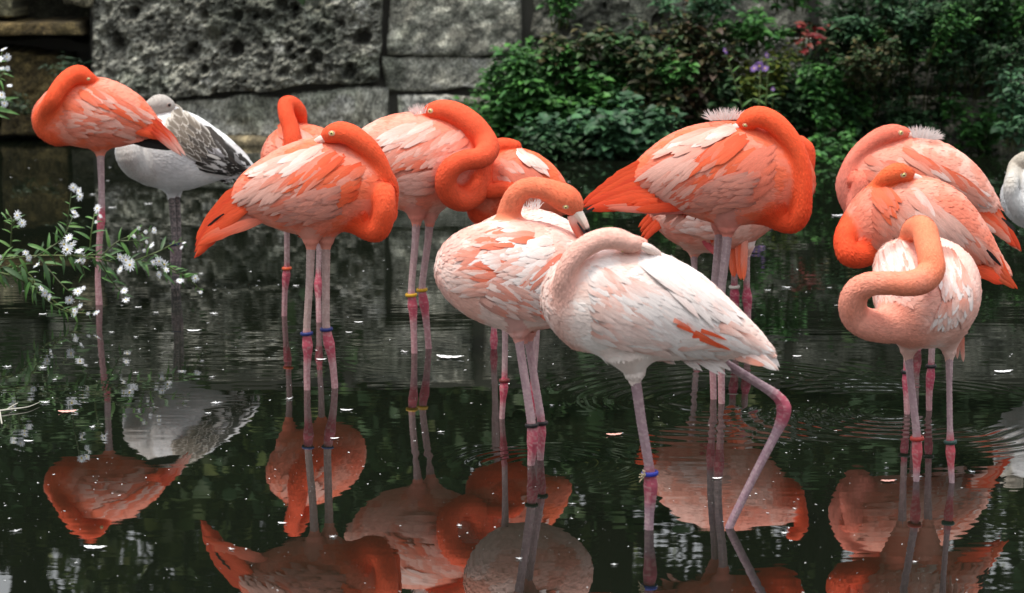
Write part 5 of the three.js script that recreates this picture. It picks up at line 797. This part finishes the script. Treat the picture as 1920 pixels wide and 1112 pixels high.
spots.forEach(([px, py, r, k = 0], i) => {
  const g = ground(px, py), R = rng(900 + i), o = thing('floating_feather', '', 'feather', [g.x, 0.002, g.z]);
  const marks = [["the far left bird's leg", 187, 571], ["the grey young bird's legs", 327, 540], ['the daisy stems', 100, 580], ['the blue-banded pair of legs', 600, 728], ['the yellow-banded legs', 788, 658], ["the head-up bird's legs", 1000, 868], ["the white bird's straight leg", 1219, 990], ["the white bird's bent leg", 1365, 995], ["the largest bird's legs", 1346, 752], ['the red and green banded legs', 1750, 903], ['the lower left corner', 20, 1100], ['the floating twig', 40, 768], ["the far left bird's reflection", 200, 930], ["the grey bird's reflection", 340, 780], ["the coral bird's mirrored tail", 370, 1000], ['the right edge', 1920, 700], ["the upright-necked bird's reflection", 545, 900]];
  const [mk, mx, my] = marks.reduce((a, b) => (Math.hypot(px - a[1], (py - a[2]) * 1.5) <= Math.hypot(px - b[1], (py - b[2]) * 1.5) ? a : b)), dx = px - mx, dy = py - my;
  const where = Math.abs(dx) > 2.2 * Math.abs(dy) ? (dx < 0 ? 'left of' : 'right of') : Math.abs(dy) > 2.2 * Math.abs(dx) ? (dy < 0 ? 'just beyond' : 'just in front of') : (dy < 0 ? 'beyond and ' : 'in front and ') + (dx < 0 ? 'left of' : 'right of');
  const what = k === 2 ? 'pink curled feather' : k === 1 ? 'flat white feather' : 'tuft of white down', size = r > 14 ? 'large ' : r < 6 ? 'tiny ' : '';
  let lab = `${size}${what} afloat ${where} ${mk}`; if (labelsUsed.has(lab)) lab = `${size}${what} afloat ${Math.hypot(dx, dy) > labelsUsed.get(lab) ? 'farther' : 'closer'}, ${where} ${mk}`; labelsUsed.set(lab, Math.hypot(dx, dy));
  o.userData.label = lab; o.userData.group = 'feathers and down afloat on the pond';
  const me = part('vane', k ? vane : wisps[i % 3], k === 2 ? pinkish : white, o), s = r * mpp(g.z) * (k ? 1 : 1.15); me.scale.set(s, s * (k ? 0.7 : 0.8), s * (k ? 1.6 : 1.6)); me.rotation.y = k ? (R() - 0.5) * 0.5 : R() * 6;
  if (k) part('quill', tube([V(0.6, 0.1, 0), V(1.0, 0.2, 0.03), V(1.25, 0.26, 0.02)], () => 0.03, null, 5, 6), white, me);
});
{ // a bleached twig with down caught on it
  const z = ground(40, 768).z, g = ground(40, 768), t = thing('floating_twig', 'pale twig with caught down floating at the left edge', 'twig', g.toArray()), L = (x, y) => ground(x, y).sub(g).setY(0.008), wm = new THREE.MeshStandardMaterial({ color: C('#a9a79c'), roughness: 0.9 });
  part('stem', tube([L(-10, 776), L(20, 772), L(50, 768), L(76, 758)], (q) => 0.0035 * (1.2 - q), null, 6, 20), wm, t); part('side_stem', tube([L(10, 774), L(26, 764), L(34, 760)], () => 0.002, null, 5, 10), wm, t); part('side_stem', tube([L(0, 775), L(2, 790), L(4, 800)], () => 0.0025, null, 5, 10), wm, t);
}
{ // specks of down and pollen beyond counting
  const R = rng(4242), N = 1500, im = new THREE.InstancedMesh(vane, white, N), M = new THREE.Matrix4(), q = new THREE.Quaternion(), e = new THREE.Euler();
  for (let i = 0; i < N; i++) { let px, py; do { px = -30 + R() * 1980; py = 300 + 830 * R(); } while (noise(px * 0.006, py * 0.015, 3) < 0.25 + 0.5 * R()); const g = ground(px, py), s = mpp(g.z) * (0.6 + 2.8 * Math.pow(R(), 5)); e.set(0, R() * 6, 0); q.setFromEuler(e); M.compose(V(g.x, 0.001, g.z), q, V(s, s * 0.6, s * 1.5)); im.setMatrixAt(i, M); }
  im.name = 'floating_specks'; im.userData = { kind: 'stuff', label: 'tiny white specks of down scattered over the pond' }; shadow(im); scene.add(im);
}

// ---------------------------------------------------------------- trees and shrubs behind the wall, which the water mirrors
const barkMat = new THREE.MeshStandardMaterial({ color: C('#2e2a22'), roughness: 1, bumpMap: rockGrain, bumpScale: 0.02 });
let treeSeed = 70;
function tree(label, px, z, o) {
  const R = rng(treeSeed += 7), { h = 9, r = 0.16, crown = 3.2, low = 2.6, leaves = 7600, cols = GRN, lean = 0, clumps = 34, fwd = 0 } = o, x = (px - W / 2) / FOCAL * -z, t = thing('tree', label, 'tree', [x, 0.4, z], 'trees behind the wall, seen mirrored');
  const top = V(lean, h * 0.75, 0.2), tr = [V(0, -0.6, 0), V(lean * 0.2, h * 0.3, 0.05), top];
  part('trunk', tube(tr, (q) => r * (1.25 - 0.8 * q), null, 12, 24), barkMat, t);
  const list = [], M = new THREE.Matrix4(), X = V(), Y = V(), Z = V();
  for (let i = 0; i < clumps; i++) {
    const a = R() * 6.283, el = R(), y = lerp(low, h, el), w = crown * Math.sqrt(Math.max(0.1, 1 - Math.pow(Math.abs(el - 0.4) / 0.62, 2))) * (0.35 + 0.65 * R()), c = V(Math.cos(a) * w + lean * el, y, Math.sin(a) * w + fwd * (0.4 + 0.6 * R()));
    const from = V(lean * 0.5 * el, Math.min(h * 0.7, y * 0.75), 0); if (i < 12) part('branch', tube([from, from.clone().lerp(c, 0.5).add(V(0, 0.2, 0)), c], (q) => r * 0.35 * (1.1 - q), null, 6, 12), barkMat, t);
    const cr = 0.45 + 0.6 * R();
    for (let k = 0; k < leaves / clumps; k++) { const u = V(R() - 0.5, R() - 0.5, R() - 0.5).normalize().multiplyScalar(cr * Math.pow(R(), 0.45)); u.y *= 0.65; X.set(R() - 0.5, R() - 0.7, R() - 0.5).normalize(); Y.set(R() - 0.5, 1, R() - 0.5).addScaledVector(X, -X.y).normalize(); Z.crossVectors(X, Y).normalize(); const s = (o.leaf ?? 0.1) + 0.09 * R(); M.makeBasis(X.clone().multiplyScalar(s), Y.clone().multiplyScalar(s), Z.clone().multiplyScalar(s)).setPosition(c.x + u.x, c.y + u.y, c.z + u.z); list.push([M.clone(), cols[Math.floor(R() * cols.length)]]); }
  }
  const im = new THREE.InstancedMesh(leafGeo.broad, tintMat, list.length), k = new THREE.Color(); im.name = 'crown'; im.userData.kind = 'stuff';
  list.forEach(([m, c], i) => { im.setMatrixAt(i, m); im.setColorAt(i, k.set(c).multiplyScalar(0.7 + 0.6 * R())); }); shadow(im); t.add(im); return t;
}
const TRG = ['#586834', '#65743c', '#4c6032', '#707a40', '#455a30'], TRD = ['#34502c', '#3d5a32', '#2e4828', '#485f36'];
tree('leaning tree behind the wall at the far left', 30, -19.5, { h: 9, crown: 3, r: 0.2, cols: TRD, fwd: 1, low: 2.4 });
tree('yellow-green tree behind the large pitted block', 330, -21.5, { h: 8, crown: 3, cols: TRG, r: 0.14, low: 2.2, fwd: 1.5 });
tree('dark tree behind the wall left of the middle', 560, -19, { h: 10, crown: 3.2, cols: TRD, r: 0.2, low: 2.6, fwd: 1.2 });
tree('green tree behind the square block', 860, -22, { h: 9, crown: 3, cols: TRG, r: 0.14, low: 2.3, fwd: 1.5 });
tree('tall dark trunk behind the nettle clump', 1150, -19, { h: 11, crown: 3.2, cols: TRD, r: 0.2, low: 3.6, leaves: 5600, fwd: 1.2 });
tree('thick trunked tree behind the red creeper', 1545, -18.5, { h: 11, crown: 3.4, cols: TRD, r: 0.24, low: 3.4, leaves: 6000, fwd: 1.2 });
tree('green tree behind the right end of the wall', 1840, -20, { h: 9, crown: 3.2, cols: TRG, r: 0.18, low: 2.2, fwd: 1 });
tree('tree beyond the right edge of the view', 2200, -18.5, { h: 9, crown: 3.4, cols: TRD, r: 0.2, low: 1.6, fwd: 1 });
tree('tree beyond the left edge of the view', -330, -18.5, { h: 9, crown: 3.2, cols: TRD, r: 0.2, low: 1.8, fwd: 1 });
tree('far tree between the two dark trunks', 1330, -27, { h: 8, crown: 3.4, cols: TRG, r: 0.14, low: 1.8, leaves: 2600 });
tree('far tree left of the middle', 700, -28, { h: 9, crown: 3.6, cols: TRG, r: 0.16, low: 1.6 });
tree('far tree on the left', 150, -28, { h: 9, crown: 3.6, cols: TRG, r: 0.16, low: 1.6 });
tree('far tree on the right', 1720, -28, { h: 8, crown: 3.2, cols: TRG, r: 0.16, low: 1.6, leaves: 2800 });
[[60, -17.2], [330, -17.6], [600, -17.3], [850, -17.8], [1120, -17.3], [1390, -17.6], [1650, -17.2], [1920, -17.5]].forEach(([px, z], i) => {
  const nm = ['far left end', 'pitted block', 'gap right of the pitted block', 'square block', 'nettle clump', 'purple asters', 'red creeper', 'right end'][i];
  const t = tree(`tall shrub just behind the wall at the ${nm}`, px, z, { h: 1.75 + (i * 37 % 5) * 0.13, crown: 1.1, low: 0.9, cols: i % 2 ? TRG : TRD, r: 0.06, leaves: 3600, clumps: 26 }); t.name = numbered('shrub'); t.userData.category = 'shrub'; t.userData.group = 'shrubs behind the wall, seen mirrored';
});
// the near bank: trees behind and beside the viewer keep out the low sky, so that the light falls from above
for (const [x, z, l] of [[-13, 3, 'tree on the near bank, far to the left of the viewer'], [-7, 9, 'tree on the near bank behind the viewer, left'], [0.5, 11, 'tree on the near bank straight behind the viewer'], [7.5, 9, 'tree on the near bank behind the viewer, right'], [13, 3, 'tree on the near bank, far to the right of the viewer'], [-14, -6, 'tree on the left bank beside the birds'], [14, -6, 'tree on the right bank beside the birds']]) {
  const t = tree(l, W / 2, -20, { h: 11, crown: 4.2, low: 1.2, cols: TRD, r: 0.25, leaves: 5000, clumps: 60, leaf: 0.22 }); t.position.set(x, 0.4, z); t.userData.group = 'trees on the near and side banks';
}

renderer.render(scene, camera);
